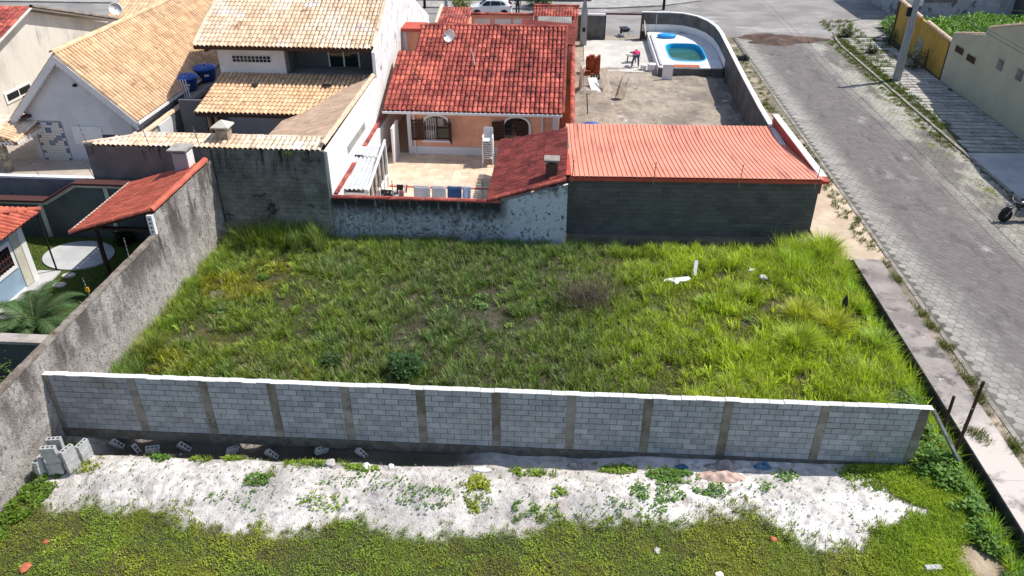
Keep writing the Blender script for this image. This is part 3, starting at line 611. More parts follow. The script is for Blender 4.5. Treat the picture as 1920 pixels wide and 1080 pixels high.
# roof
E0 = V3((0, 38.9, 2.83)); RG = V3((0, 46.3, 5.50))
rf = MB().prism([(-9.45,38.95,2.78),(-.2,38.95,2.78),(-.1,46.3,5.44),(-8.55,46.3,5.44),(-8.55,44.0,4.6),(-9.45,44.0,4.6)], (0,0,.05)).prism([(-8.55,46.3,5.44),(-.1,46.3,5.44),(-.2,53.6,2.8),(-8.55,53.6,2.8)], (0,0,.05)).build('roof', M['underroof'], ph)
sl_ = RG-E0; ln = np.linalg.norm(sl_)
tiles('tile', (-9.5, 38.9, 2.85), (1,0,0), sl_, 9.4, ln, M['redtile'], rf, tw=.247, tl=.43, h=.085, lip=.04, singles=300, clip=lambda u, v: not (u < .9 and v > 5.4))
tiles('rear_tile', (-.1, 53.7, 2.85), (-1,0,0), (0,-7.4,2.65), 8.5, 7.86, M['redtile'], rf, tw=.247, tl=.43, h=.075)
caps('ridge_tile', (-8.6, 46.32, 5.52), (-.05, 46.32, 5.52), M['redtile'], rf, r=.13, step=.40)
caps('verge_tile', (-.1, 38.95, 2.88), (-.08, 46.25, 5.55), M['bbqtile'], rf, r=.1, step=.40)
MB().box(-9.5, -.12, 38.78, 38.9, 2.72, 2.84).build('gutter', M['plinth'], ph)
tw_ = thing('tank_tower', 'small peach tank tower with a flat red cap behind the red tile roof', 'tower', (-9.2, 47.3, .3))
MB().box(-9.7, -8.75, 46.8, 48, .3, 5.1).build('shaft', M['peach'], tw_); MB().box(-9.85, -9.55, 46.75, 47.2, .3, 5.1).build('white_edge', M['plinth'], tw_)
MB().box(-9.95, -8.55, 46.5, 48.2, 5.1, 5.28).build('cap', M['redpaint'], tw_)
# carport roof beyond the ridge, divider wall with tiles
cp = thing('carport', 'narrow dark red tiled carport roof beside the peach house ridge', 'carport', (-1.5, 55, .3))
MB().prism([(-3.4,53.8,2.9),(.42,53.8,2.62),(.42,60,2.62),(-3.4,60,2.9)], (0,0,.05)).build('deck', M['underroof'], cp)
tiles('tile', (.48, 53.8, 2.68), (0,1,0), (-3.9,0,.28), 6.2, 3.9, M['bbqtile'], cp)
for x, y in ((.2, 54), (.2, 59.8), (-3.2, 59.8)): MB().box(x-.1, x+.1, y-.1, y+.1, .3, 2.64).build('post', M['peach'], cp)
dw = thing('divider_wall', 'orange wall topped with a row of red tiles between peach house and sandy yard', 'wall', (.4, 50, .3))
MB().box(.33, .5, 37.4, 66, 0, 2.1).build('wall', M['orange'], dw)
caps('cap_tile', (.415, 37.5, 2.1), (.415, 66, 2.1), M['redtile'], dw, r=.13, step=.42)
MB().box(-.25, .32, 38.2, 53, .27, .33).build('side_passage', M['orange'], kind='structure')
# barbecue shed roof
bb = thing('barbecue_shed', 'small dark red tiled lean-to with a brick chimney in the patio corner', 'shed', (-1.4, 33, .3))
MB().prism([(-3.15,30.0,1.92),(.16,30.0,2.97),(.16,36.2,2.97),(-3.0,37.3,1.92)], (0,0,.05)).build('deck', M['underroof'], bb)
tiles('tile', (-3.15, 37.3, 2.0), (0,-1,0), (3.31,0,1.05), 7.3, 3.47, M['bbqtile'], bb, h=.05, lip=.015, clip=lambda u, v: u > .3*v)
caps('verge_tile', (-3.1, 30.02, 2.03), (.16, 30.02, 3.06), M['redtile'], bb, r=.11, step=.38)
for x, y in ((-2.9, 36.6), (-2.9, 30.5)): MB().box(x-.1, x+.1, y-.1, y+.1, .3, 2.0).build('post', M['peach'], bb)
ch = MB().box(-.72, -.22, 30.75, 31.2, 2.4, 3.45).build('chimney', mat('sootbrick', (.10,.06,.05), (.05,.035,.03), 6, bump=.4), bb)
m = MB(); m.box(-.80, -.14, 30.67, 31.28, 3.55, 3.63); [m.box(x, x+.08, y, y+.08, 3.45, 3.55) for x in (-.7, -.32) for y in (30.77, 31.1)]; m.build('chimney_cap', M['pavement'], ch)
# laundry lean-to of sheet metal
ls = thing('metal_lean_to', 'white lean-to with a corrugated sheet metal roof against the tall white wall', 'shed', (-9.2, 32.6, .3))
corrugated('roof_sheet', (-9.85, 31.0, 1.86), (1,0,0), (0,3.1,.3), 1.25, None, M['metal'], ls, pitch=.2, amp=.085)
corrugated('upper_roof_sheet', (-9.95, 34.05, 2.30), (1,0,0), (0,.85,.1), 1.3, None, M['metal'], ls, pitch=.1, amp=.015)
m = MB(); m.box(-9.8, -8.62, 31.08, 31.14, .3, .9); m.box(-9.8,-9.7,31.08,31.16,.9,1.8); m.box(-8.72,-8.62,31.08,31.16,.9,1.8); m.box(-9.7,-8.72,31.08,31.14,1.6,1.7); m.build('front_frame', M['white'], ls)
MB().box(-9.7, -8.72, 31.2, 31.24, .9, 1.6).build('front_glass', M['glass'], ls)
m = MB(); m.prism([(-8.60,31.0,1.75),(-8.60,31.0,1.9),(-8.60,35.0,2.75),(-8.60,35.0,2.6)], (.08,0,0)); m.box(-8.6,-8.52,34.9,35.02,.3,2.65); m.box(-8.6,-8.52,31.0,31.1,.3,1.78)
for k in range(1, 5): m.box(-8.59, -8.54, 31+k*.8, 31.06+k*.8, .3, 1.75+k*.16)
m.prism([(-8.6,31,.9),(-8.6,35,.9),(-8.6,35,.98),(-8.6,31,.98)], (.06,0,0)); m.build('side_frame', M['white'], ls)
MB().prism([(-8.63,31.1,.98),(-8.63,34.9,.98),(-8.63,34.9,2.6),(-8.63,31.1,1.75)], (.02,0,0)).build('side_glass', M['glass'], ls)
MB().prism([(-8.63,31.1,.3),(-8.63,34.9,.3),(-8.63,34.9,.9),(-8.63,31.1,.9)], (.02,0,0)).build('side_panel', M['white'], ls)
# coping along the tall white wall
cw = thing('side_coping_wall', 'low white wall with red tiles running along the foot of the tall white wall', 'wall', (-9.75, 36, .3))
MB().box(-9.88, -9.62, 30.2, 42, .3, 2.0).build('wall', M['partywhite'], cw); caps('cap_tile', (-9.75, 30.2, 2.0), (-9.75, 42, 2.25), M['redtile'], cw, r=.1, step=.36)
MB().box(-8.95, -8.85, 38.0, 39.4, .3, 2.2).build('white_gate_panel', M['white'], label='white gate panel closing the side passage beside the peach house', cat='gate')
# street front of the peach lot
fw = thing('front_garden_wall', 'peach front garden wall with white panels and tile coping by the parked car', 'wall', (-5.3, 64.6, .3))
MB().box(-8.0, -2.8, 64.6, 64.75, .3, 2.3).build('wall', M['peach'], fw)
for x in (-7.6, -5.9, -4.4): MB().box(x, x+1.3, 64.57, 64.6, 1.5, 2.0).build('white_panel', M['white'], fw)
caps('cap_tile', (-8.0, 64.68, 2.3), (-2.8, 64.68, 2.3), M['redtile'], fw, r=.16, step=.3)
gt = thing('entrance_gate', 'white barred entrance gate under a small red tiled roof', 'gate', (-1, 65, .3))
tiles('tile', (-2.8, 63.6, 2.45), (1,0,0), (0,1.5,.45), 3.65, 1.57, M['redtile'], gt); tiles('tile', (.85, 66.6, 2.45), (-1,0,0), (0,-1.5,.45), 3.65, 1.57, M['redtile'], gt)
caps('ridge_tile', (-2.8, 65.1, 2.95), (.85, 65.1, 2.95), M['redtile'], gt, r=.13); MB().box(-2.7, .75, 64.8, 65.3, 2.2, 2.5).build('beam', M['peach'], gt)
for x in (-2.75, .5): MB().box(x, x+.3, 64.85, 65.15, .3, 2.3).build('pier', M['peach'], gt)
m = MB(); [m.box(-2.4+k*.15, -2.36+k*.15, 64.98, 65.02, .35, 1.6+.55*math.sin(math.pi*k/19)) for k in range(20)]; m.box(-2.45, .5, 64.97, 65.03, .5, .56); m.box(-2.45, .5, 64.97, 65.03, 1.3, 1.36); m.build('bars', M['white'], gt)
sr = thing('front_porch_roof', 'small red tiled porch roof behind the ridge next to the white gable', 'roof', (-9, 62.4, .3))
tiles('tile', (-10.1, 60.6, 2.35), (1,0,0), (0,3.4,.6), 2.5, 3.45, M['redtile'], sr); MB().box(-10.0, -7.7, 60.8, 63.8, .3, 2.3).build('body', M['peach'], sr)
caps('verge_tile', (-10.1, 60.6, 2.45), (-10.1, 64, 3.05), M['paletile'], sr, r=.13)
# ================================================================== TWO STOREY TAN HOUSE
th_ = thing('two_storey_house', 'white two storey house with a pale tan tiled roof and recessed balcony', 'house', (-14.5, 43, .3))
sheet('tan_yard', -20.7, -10.0, 30.1, 66, .29, M['concrete'], .6)
MB().prism([(-10.0,30.05,0),(-10.0,57,0),(-10.0,56.3,4.0),(-10.0,46.0,8.22),(-10.0,39.7,5.62),(-10.0,39.7,4.3),(-10.0,30.05,4.02)], (.16,0,0)).build('party_wall', M['partywhite'], th_)
MB().box(-9.838, -9.82, 33.0, 36.4, 2.75, 3.1).build('vent_strip', M['concrete'], th_)
MB().box(-18.5, -14.9, 40.5, 40.66, .3, 5.75).build('front_wall', M['housewhite'], th_)
m = MB(); m.box(-18.5, -18.34, 40.66, 55, .3, 5.75); m.prism([(-18.5,40.66,5.75),(-18.5,55,4.5),(-18.5,46,8.0)], (.16,0,0)); m.build('side_wall', M['housewhite'], th_)
for q_ in ((-14.9, -14.75, 40.66, 42.09, 4.2, 5.75), (-14.9, -13.0, 42.1, 42.2, 4.2, 6.2), (-11.3, -10.05, 42.1, 42.2, 4.2, 6.2), (-10.16, -10.02, 40.5, 42.09, 4.2, 5.9)): MB().box(*q_).build('balcony_wall', M['shade'], th_)
MB().box(-14.9, -10.1, 40.5, 42.2, 4.02, 4.18).build('balcony_floor', M['concrete'], th_)
MB().box(-14.75, -10.05, 40.5, 42.2, 5.95, 6.0).build('balcony_ceiling', M['shade'], th_)
dr = MB().box(-12.98, -11.32, 42.13, 42.16, 4.2, 5.85).build('sliding_door', M['greenglass'], th_)
m = MB(); [m.box(x, x+.08, 42.05, 42.12, 4.2, 5.9) for x in (-13.02, -12.2, -11.36)]; m.build('frame', M['housewhite'], dr)
wb = MB().box(-17.72, -15.62, 40.46, 40.5, 4.78, 5.16).build('glass_block_window', M['housewhite'], th_)
for i in range(10):
    for j in range(2): MB().box(-17.70+i*.208, -17.54+i*.208, 40.44, 40.465, 4.81+j*.17, 4.95+j*.17).build('pane', M['glass'], wb)
MB().box(-18.35, -10.05, 44.0, 44.1, .3, 4.0).build('ground_floor_wall', M['shade'], th_)
ur = MB().prism([(-19.4,39.85,5.72),(-9.95,39.85,5.72),(-9.95,46,8.22),(-19.4,46,8.22)], (0,0,.05)).prism([(-19.4,46,8.22),(-9.95,46,8.22),(-9.95,56.3,4.05),(-19.4,56.3,4.05)], (0,0,.05)).build('upper_roof', M['underroof'], th_)
tiles('tile', (-19.45, 39.8, 5.78), (1,0,0), (0,6.2,2.52), 9.45, 6.7, M['paletile'], ur, tw=.23, tl=.36, h=.07, lip=.035)
tiles('rear_tile', (-10, 56.3, 4.1), (-1,0,0), (0,-10.3,4.2), 9.45, 11.1, M['paletile'], ur, tw=.26, tl=.42)
caps('verge_tile', (-10.0, 39.85, 5.83), (-10.0, 45.9, 8.3), M['browntile'], ur, r=.1); caps('verge_tile', (-19.42, 39.85, 5.83), (-19.42, 45.9, 8.3), M['browntile'], ur, r=.1)
caps('ridge_tile', (-19.4, 46, 8.3), (-10, 46, 8.3), M['browntile'], ur, r=.13)
MB().box(-19.4, -10.1, 39.78, 39.84, 5.60, 5.74).build('eave_board', M['brown'], th_)
MB().box(-18.9, -18.75, 39.9, 40.5, 5.45, 5.6).build('bracket', M['brown'], th_)
lr = MB().prism([(-18.4,36.55,3.28),(-12.6,36.55,3.28),(-10.1,40.5,4.1),(-18.4,40.5,4.1)], (0,0,.05)).build('lower_roof', M['underroof'], th_)
tiles('tile', (-18.45, 36.45, 3.35), (1,0,0), (0,4.05,.83), 8.35, 4.13, M['tantile'], lr, tw=.23, tl=.36, h=.07, lip=.04, clip=lambda u, v: u < 5.5+.75*v)
MB().box(-16.3, -16.0, 38.9, 39.2, 3.96, 4.05).build('skylight', M['glass'], lr); MB().box(-12.6, -12.2, 39.0, 39.3, 3.98, 4.07).build('skylight', M['glass'], lr)
MB().box(-18.4, -13.0, 36.42, 36.5, 3.16, 3.28).build('eave_board', M['brown'], th_)
wr = MB().prism([(-13.85,31.2,3.0),(-10.05,31.2,4.28),(-10.05,40.4,4.28),(-13.85,37.4,3.0)], (0,0,.05)).build('wing_roof', M['underroof'], th_)
tiles('tile', (-13.9, 40.0, 3.08), (0,-1,0), (3.85,0,1.30), 9.2, 4.06, M['wingtile'], wr, tw=.22, tl=.36, h=.03, lip=.012, clip=lambda u, v: u > 2.6-.64*v)
caps('verge_tile', (-10.02, 30.1, 4.28), (-10.02, 39.6, 4.45), M['browntile'], wr, r=.12, step=.4)
MB().prism([(-13.95,31.3,2.9),(-13.95,37.4,2.9),(-13.95,37.4,3.06),(-13.95,31.3,3.06)], (.06,0,0)).build('eave_board', M['trim'], th_)
MB().box(-13.6, -13.45, 31.4, 37, .3, 2.95).build('wing_wall', M['shade'], th_)
for x in (-17.85, -17.45): MB().tube([(x, 36.75, .3), (x-.03, 36.75, 3.2)], .11, 8).build('log_post', M['wood'], th_)
MB().box(-20.2, -18.9, 38.5, 38.65, .3, 3.3).build('porch_wall', M['shade'], th_)
fs = thing('rear_strip_roof', 'long narrow pale tiled roof along the top of the old block wall', 'roof', (-15, 30.6, 3.9))
MB().prism([(-20.3,29.98,4.05),(-10.05,29.98,4.05),(-10.3,31.0,4.2),(-17.8,31.0,4.2)], (0,0,.04)).build('deck', M['underroof'], fs)
tiles('tile', (-20.35, 29.9, 4.12), (1,0,0), (0,1.1,.16), 10.3, 1.12, M['paletile'], fs, tw=.22, tl=.34, h=.05, lip=.02, clip=lambda u, v: u > 1.85*v)
caps('ridge_tile', (-17.8, 31.0, 4.26), (-10.2, 31.0, 4.26), M['paletile'], fs, r=.07); caps('hip_tile', (-20.3, 29.95, 4.15), (-17.8, 31.0, 4.26), M['paletile'], fs, r=.08)
MB().box(-20, -10.2, 30.95, 31.05, 3.0, 4.18).build('rear_wall', M['shade'], fs)
def chimney(name, label, x, y, z0, z1, s, body, capm, pyramid=True):
    t = thing(name, label, 'chimney', (x, y, z0)); MB().box(-s/2, s/2, -s/2, s/2, 0, z1-z0).build('stack', body, t, True)
    m = MB(); [m.box(a, a+.08, b, b+.08, z1-z0, z1-z0+.1) for a in (-s/2, s/2-.08) for b in (-s/2, s/2-.08)]; m.build('prop', body, t, True)
    m = MB(); c = s*.75; h = z1-z0+.1; m.box(-c, c, -c, c, h, h+.06)
    if pyramid:
        for a, b in (((-c,-c),(c,-c)),((c,-c),(c,c)),((c,c),(-c,c)),((-c,c),(-c,-c))): m.poly([(*a,h+.06),(*b,h+.06),(0,0,h+.3)])
    m.build('cap', capm, t, True); return t
chimney('brick_chimney', 'small stone chimney with a pyramid cap on the narrow tiled roof', -14.45, 30.75, 3.9, 4.65, .5, M['stonewall'], M['trim'])
# stone clad yard wall of the tan lot
st_ = thing('stone_clad_wall', 'yard wall clad in tan stones and capped with tiles below the blue tanks', 'wall', (-20.8, 36, .3))
MB().box(-20.95, -20.72, 31.0, 44, 0, 2.45).build('wall', M['shade'], st_)
m = MB(); random.seed(3)
for i in range(32):
    for j in range(12):
        y = 31.3+i*.17+(j % 2)*.08; z = .4+j*.17; m.obox((-20.70, y, z), (.05, .15, .14), (random.uniform(-.4,.4), 0, 0))
m.build('stone_cladding', M['stonewall'], st_, kind='stuff')
MB().box(-20.95, -20.6, 36.8, 38.2, .3, 2.5).build('white_pier', M['housewhite'], st_)
caps('cap_tile', (-20.83, 31.0, 2.47), (-20.83, 44, 2.55), M['browntile'], st_, r=.14, step=.4)
# ================================================================== LEFT GABLE HOUSE
gh = thing('gable_house', 'white gabled house with a steep tan tiled roof and scalloped bargeboards', 'house', (-24.4, 45, .8))
sheet('terrace', -60, -20.95, 30.4, 66, .82, mat('terr', (.50,.43,.36), (.40,.34,.28), .8, bump=.2), .9)
GY0 = 36.0
MB().prism([(-27.0,GY0,.8),(-21.6,GY0,.8),(-21.6,GY0,3.4),(-24.4,GY0,6.2),(-27.0,GY0,3.6)], (0,.2,0)).build('gable_wall', M['housewhite'], gh)
m = MB(); m.box(-27.0, -26.85, GY0+.2, 62, .8, 3.4); m.box(-21.75, -21.6, GY0+.2, 62, .8, 3.4); m.build('side_wall', M['housewhite'], gh)
gr = MB().prism([(-27.6,GY0-.25,3.0),(-24.4,GY0-.25,6.2),(-21.1,GY0-.25,2.95),(-21.1,GY0-.25,3.03),(-24.4,GY0-.25,6.3),(-27.6,GY0-.25,3.08)], (0,27,0)).build('roof', M['underroof'], gh)
tiles('tile', (-21.1, GY0-.3, 3.08), (0,1,0), (-3.3,0,3.27), 27, 4.65, M['tantile'], gr, tw=.27, tl=.40, h=.10, lip=.018)
tiles('left_tile', (-27.65, GY0+26.7, 3.05), (0,-1,0), (3.25,0,3.25), 27, 4.6, M['tantile'], gr, tw=.4, tl=.5, h=.06)
caps('ridge_tile', (-24.4, GY0-.3, 6.36), (-24.4, GY0+26.7, 6.36), M['tantile'], gr, r=.14, step=.5)
for sd_, xe, ze in ((1, -21.1, 3.0), (-1, -27.6, 3.0)):
    m = MB(); n = 22; pts = [(-24.4, 6.28), (xe, ze+.05)]
    for k in range(n):
        t0, t1 = k/n, (k+1)/n; x0 = -24.4+(xe+24.4)*t0; x1 = -24.4+(xe+24.4)*t1; z0 = 6.28+(ze+.05-6.28)*t0; z1 = 6.28+(ze+.05-6.28)*t1
        m.prism([(x0,GY0-.32,z0),(x1,GY0-.32,z1),(x1,GY0-.32,z1-.38),((x0+x1)/2,GY0-.32,(z0+z1)/2-.50),(x0,GY0-.32,z0-.38)], (0,.04,0))
    m.build('bargeboard', M['white'], gh)
MB().box(-21.1, -20.98, GY0-.3, GY0+9, 2.92, 3.04).build('gutter', M['white'], gh)
MB().lathe([(.10,0),(.12,.08),(.05,.12)], (-23.9, GY0-.05, 4.7), 10).build('wall_lamp', M['dark'], gh)
MB().box(-24.75, -23.2, GY0-.05, GY0, 1.7, 2.65).build('shutter', M['white'], gh)
for x, z in ((-26.75, 3.1), (-26.4, 4.1)): MB().box(x-.2, x+.1, GY0-.25, GY0, z, z+.12).build('rafter_end', M['brown'], gh)
# mosaic panel of small squares
v = []; f = []; c_ = []; cols = {0: (.74,.72,.66), 1: (.13,.20,.30), 2: (.24,.28,.31)}
pat = ["100110011", "000000000", "000000001", "100020000", "100220001", "000020000", "100000001", "000000000", "100000001", "000000000", "100002001", "000000020", "100000001"]
pat = ["110011001", "000000001", "100110000", "000110000", "000000001", "100000221", "000002220", "000222001", "100220001", "000000000", "000000001", "100000001", "000000000", "000000000", "100000001"]
for j, row in enumerate(pat):
    for i, chh in enumerate(row):
        x0, z0 = -26.55+i*.155, 2.75-j*.135; n = len(v); e = .07
        v += [(x0-e,GY0-.03,z0-.06),(x0+e,GY0-.03,z0-.06),(x0+e,GY0-.03,z0+.06),(x0-e,GY0-.03,z0+.06)]; f.append((n,n+1,n+2,n+3)); c_ += [cols[int(chh)]]*4
link('mosaic_tiles', np_mesh('mosaic', v, np.array(f), None, M['tint'], np.array(c_)), gh, kind='stuff')
MB().box(-26.7, -25.2, GY0-.022, GY0-.002, .8, 2.9).build('mosaic_bed', M['concrete'], gh)
# porch at the far left
pc = thing('side_porch', 'cream porch with a stone column and scalloped pale tile roof at the far left', 'porch', (-28, 35.5, .8))
MB().box(-27.25, -27.02, 37, 48, .8, 3.3).build('cream_wall', M['creamwall'], pc)
m = MB(); [m.box(-27.75, -27.45, 34.3, 34.6, .8+k*.14, .93+k*.14) for k in range(12)]; m.build('column', M['stonewall'], pc)
tiles('tile', (-30.5, 34.0, 2.52), (1,0,0), (0,2.5,.45), 4.1, 2.54, M['paletile'], pc); tiles('verge_field', (-26.4, 34.0, 2.52), (0,1,0), (-1.,0,.35), 3.2, 1.0, M['tantile'], pc)
m = MB(); [m.prism([(-30.5+k*.2,33.95,2.5),(-30.3+k*.2,33.95,2.5),(-30.4+k*.2,33.95,2.28)], (0,.03,0)) for k in range(20)]; [m.prism([(-26.38,34+k*.2,2.5),(-26.38,34.2+k*.2,2.5),(-26.38,34.1+k*.2,2.28)], (.03,0,0)) for k in range(15)]; m.build('scalloped_trim', M['white'], pc)
MB().box(-30.4, -26.5, 34.1, 34.3, 2.3, 2.45).build('beam', M['wood'], pc)
# neighbours further left
nh = thing('cream_gable_house', 'cream walled house with a red tiled roof at the top left', 'house', (-33, 47, .8))
MB().prism([(-31.0,38,.8),(-31.0,52.2,.8),(-31.0,52.2,4.0),(-31.0,44.1,6.45),(-31.0,38,4.6)], (-.25,0,0)).build('gable_wall', M['creamwall'], nh)
MB().prism([(-31.2,38,.8),(-44,38,.8),(-44,38,4.4),(-31.2,38,4.4)], (0,.2,0)).build('rear_wall', M['creamwall'], nh)
nr = MB().prism([(-30.5,36.5,4.25),(-30.5,44.1,6.6),(-44,44.1,6.6),(-44,36.5,4.25)], (0,0,.05)).prism([(-30.5,44.1,6.6),(-30.5,53,3.95),(-44,53,3.95),(-44,44.1,6.6)], (0,0,.05)).build('roof', M['creamwall'], nh)
tiles('tile', (-44, 36.4, 4.32), (1,0,0), (0,7.7,2.38), 13.4, 8.05, M['redtile'], nr, tw=.3, tl=.45); tiles('rear_tile', (-30.6, 53, 4.02), (-1,0,0), (0,-8.9,2.66), 13.4, 9.3, M['redtile'], nr, tw=.3, tl=.45)
caps('verge_tile', (-30.55, 44.1, 6.7), (-30.55, 53, 4.05), M['walltop'], nr, r=.12, step=.5)
wn = MB().box(-30.99, -30.94, 40.2, 42.6, 2.25, 2.85).build('window', M['white'], nh); MB().box(-30.93, -30.92, 40.35, 41.35, 2.4, 2.75).build('pane', M['glass'], wn); MB().box(-30.93, -30.92, 41.45, 42.45, 2.4, 2.75).build('pane', M['glass'], wn)
t2 = thing('back_tan_house', 'tan tiled roof corner just behind the steep tan roof, top left', 'house', (-32, 60, .8))
MB().box(-34.5, -28, 58, 70, .8, 3).build('body', M['housewhite'], t2); tiles('tile', (-34.5, 57.6, 3.0), (1,0,0), (0,5,1.6), 7, 5.25, M['tantile'], t2, tw=.3, tl=.5)
# ================================================================== LEFT GARDEN
garden = mat('garden', (.075,.095,.02), (.05,.07,.018), 1.2, rg=(.35,.65), bump=.5, bsc=30)
sheet('garden_lawn', -60, -14.97, -10, 30.3, .02, garden, .7)
lgw = thing('low_gray_wall', 'grey rendered wall with a white cap below the white gabled house', 'wall', (-30, 30.3, 0))
MB().box(-60, -20.25, 30.2, 30.36, 0, 2.35).build('wall', M['oldmortar'], lgw); MB().box(-60, -20.2, 30.16, 30.42, 2.35, 2.44).build('cap', M['white'], lgw)
MB().box(-60, -20.25, 30.17, 30.2, .1, 2.33).build('render', mat('rend', (.21,.20,.20), (.15,.145,.145), 1, ov=[((.03,.03,.03), 3, .6, .7)]), lgw)
ggw = thing('garden_wall', 'dark green garden wall with cream pilasters and a stepped brown coping', 'wall', (-20, 29.2, 0))
prof = [(-60, 1.75), (-22.25, 1.75), (-20.7, 2.62), (-15.0, 2.62)]
MB().prism([(-60,29.2,0),(-15.0,29.2,0)]+[(x,29.2,z) for x, z in reversed(prof)], (0,.15,0)).build('wall', M['gardenwall'], ggw)
m = MB(); mc = MB()
for (a, b), (c, d) in zip(prof, prof[1:]):
    m.prism([(a,29.15,b-.16),(c,29.15,d-.16),(c,29.15,d),(a,29.15,b)], (0,.05,0)); mc.prism([(a,29.0,b),(c,29.0,d),(c,29.0,d+.09),(a,29.0,b+.09)], (0,.5,0))
m.build('cream_band', M['trim'], ggw); mc.build('coping', M['maroon'], ggw)
for x in (-24.6, -22.55, -19.4, -17.0): MB().box(x-.09, x+.09, 29.14, 29.2, 0, (1.6 if x < -22 else 2.47)).build('pilaster', M['trim'], ggw)
# tiled garden shelter against the wall
gs = thing('garden_shelter', 'open garden shelter with a bright red tiled lean-to roof against the stucco wall', 'shelter', (-16.5, 27, 0))
MB().prism([(-18.15,24.65,2.6),(-14.78,24.65,3.66),(-14.78,29.35,3.66),(-18.15,29.1,2.6)], (0,0,.06)).build('deck', M['darkwood'], gs)
tiles('tile', (-18.25, 29.2, 2.70), (0,-1,0), (3.45,0,1.06), 4.6, 3.6, M['shedtile'], gs, tw=.2, tl=.38, h=.06, lip=.015)
caps('ridge_tile', (-14.86, 24.55, 3.74), (-14.86, 29.4, 3.74), M['shedtile'], gs, r=.13, step=.4); caps('verge_tile', (-18.2, 24.58, 2.74), (-14.85, 24.58, 3.78), M['shedtile'], gs, r=.11, step=.4)
MB().prism([(-18.3,24.6,2.66),(-18.3,29.2,2.66),(-18.3,29.2,2.76),(-18.3,24.6,2.76)], (.06,0,0)).build('edge_board', M['trim'], gs)
MB().tube([(-17.75, 25.4, 0), (-17.75, 25.4, 2.65)], .09, 8).build('post', M['darkwood'], gs); MB().tube([(-17.75, 28.9, 0), (-17.75, 28.9, 2.65)], .09, 8).build('post', M['darkwood'], gs)
MB().box(-18, -14.85, 25.3, 25.45, 2.5, 2.6).build('beam', M['darkwood'], gs)
t = thing('shelter_chimney', 'grey box chimney with a flat slab beside the red tiled garden shelter', 'chimney', (-15.55, 29.0, 3.2))
MB().box(-.3, .3, -.3, .3, 0, 1.1).build('stack', mat('chst', (.30,.31,.35), rough=.8), t, True); MB().box(.3, .32, -.28, .28, 0, 1.1).build('white_side', M['white'], t, True); MB().box(-.42, .36, -.42, .42, 1.2, 1.27).build('cap', M['concrete'], t, True); MB().box(-.25, .25, -.25, .25, 1.1, 1.2).build('flue', M['dark'], t, True)
# blue house
bh = thing('blue_house', 'light blue house with cream corner and red eave at the left edge', 'house', (-24, 22, 0))
MB().box(-30, -20.95, 14, 25.55, 0, 2.75).build('wall', M['bluehouse'], bh)
MB().box(-21.2, -20.90, 25.3, 25.6, 0, 2.8).build('corner_pilaster', M['white'], bh); MB().box(-20.95, -20.915, 24.85, 25.28, .1, 2.8).build('cream_strip', M['trim'], bh)
wf = MB(); wf.box(-20.95,-20.90,22.2,24.75,1.05,1.2); wf.box(-20.95,-20.90,22.2,24.75,2.05,2.2); wf.box(-20.95,-20.90,24.6,24.75,1.2,2.05); wo = wf.build('window', M['white'], bh)
MB().box(-20.949, -20.93, 22.2, 24.6, 1.2, 2.05).build('pane', M['glass'], wo)
m = MB(); [m.box(-20.92, -20.90, 22.2+k*.17, 22.23+k*.17, 1.2, 2.05) for k in range(15)]; [m.box(-20.92, -20.90, 22.2, 24.6, z, z+.03) for z in (1.35, 1.6, 1.85)]; m.build('grille', M['maroon'], wo)
MB().box(-20.95, -20.90, 20, 24.8, 0, .12).build('skirting', M['white'], bh)
hr = MB().prism([(-20.3,26.2,2.75),(-32,26.2,2.75),(-27,20,4.4)], (0,0,.06)).prism([(-20.3,26.2,2.75),(-27,20,4.4),(-27,14,4.4),(-20.3,10,2.75)], (0,0,.06)).build('roof', M['underroof'], bh)
tiles('tile', (-20.25, 10, 2.83), (0,1,0), (-6.7,0,1.65), 16.2, 6.9, M['shedtile'], hr, clip=lambda u, v: u < 16.2-.9*v); tiles('end_tile', (-20.25, 26.25, 2.83), (-1,0,0), (0,-6.2,1.65), 11, 6.4, M['shedtile'], hr, clip=lambda u, v: u > 1.05*v)
caps('hip_tile', (-20.3, 26.2, 2.86), (-27, 20, 4.5), M['shedtile'], hr, r=.1)
MB().box(-20.6, -20.5, 12, 25.9, 2.62, 2.74).build('gutter', M['white'], bh)
# garden paving
pts = [(-20.35+1.5*math.cos(t)-.15*math.sin(t), 27.55+1.25*math.sin(t), .02) for t in [2*math.pi*k/40 for k in range(40)]]
MB().prism(pts, (0,0,.06)).build('patio_disc', M['pad'], label='round grey paved disc set in the garden lawn', cat='paving')
MB().prism([(-20.9,18,.02),(-20.3,18,.02),(-19.9,21.5,.02),(-20.35,26.2,.02),(-21.3,26.2,.02)], (0,0,.05)).build('house_apron', M['pad'], kind='structure')
for x, y, wd_ in ((-19.85, 25.9, 'nearer the round paved disc'), (-19.8, 25.15, 'nearer the palm')): MB().prism([(x+.28*math.cos(k), y+.2*math.sin(k), .02) for k in [R(40*q) for q in range(9)]], (0,0,.05)).build('stepping_stone', M['stone'], label='round stepping stone in the lawn '+wd_, cat='stone', group='stepping stones in the lawn')
MB().tube([(-20.55, 26.25, 0), (-20.45, 26.1, 2.75)], .035, 6).build('porch_pole', M['dark'], label='thin dark pole under the corner of the red eave', cat='pole')
xw = thing('cross_wall', 'short grey wall with white cap meeting the stucco wall at the left edge', 'wall', (-20, 18.8, 0))
MB().box(-34, -14.99, 18.75, 18.95, 0, 1.95).build('wall', M['gardenwall'], xw); MB().box(-34, -14.97, 18.6, 19.05, 1.95, 2.05).build('cap', mat('xcap', (.42,.37,.33), (.30,.26,.23), 2, bump=.4), xw)
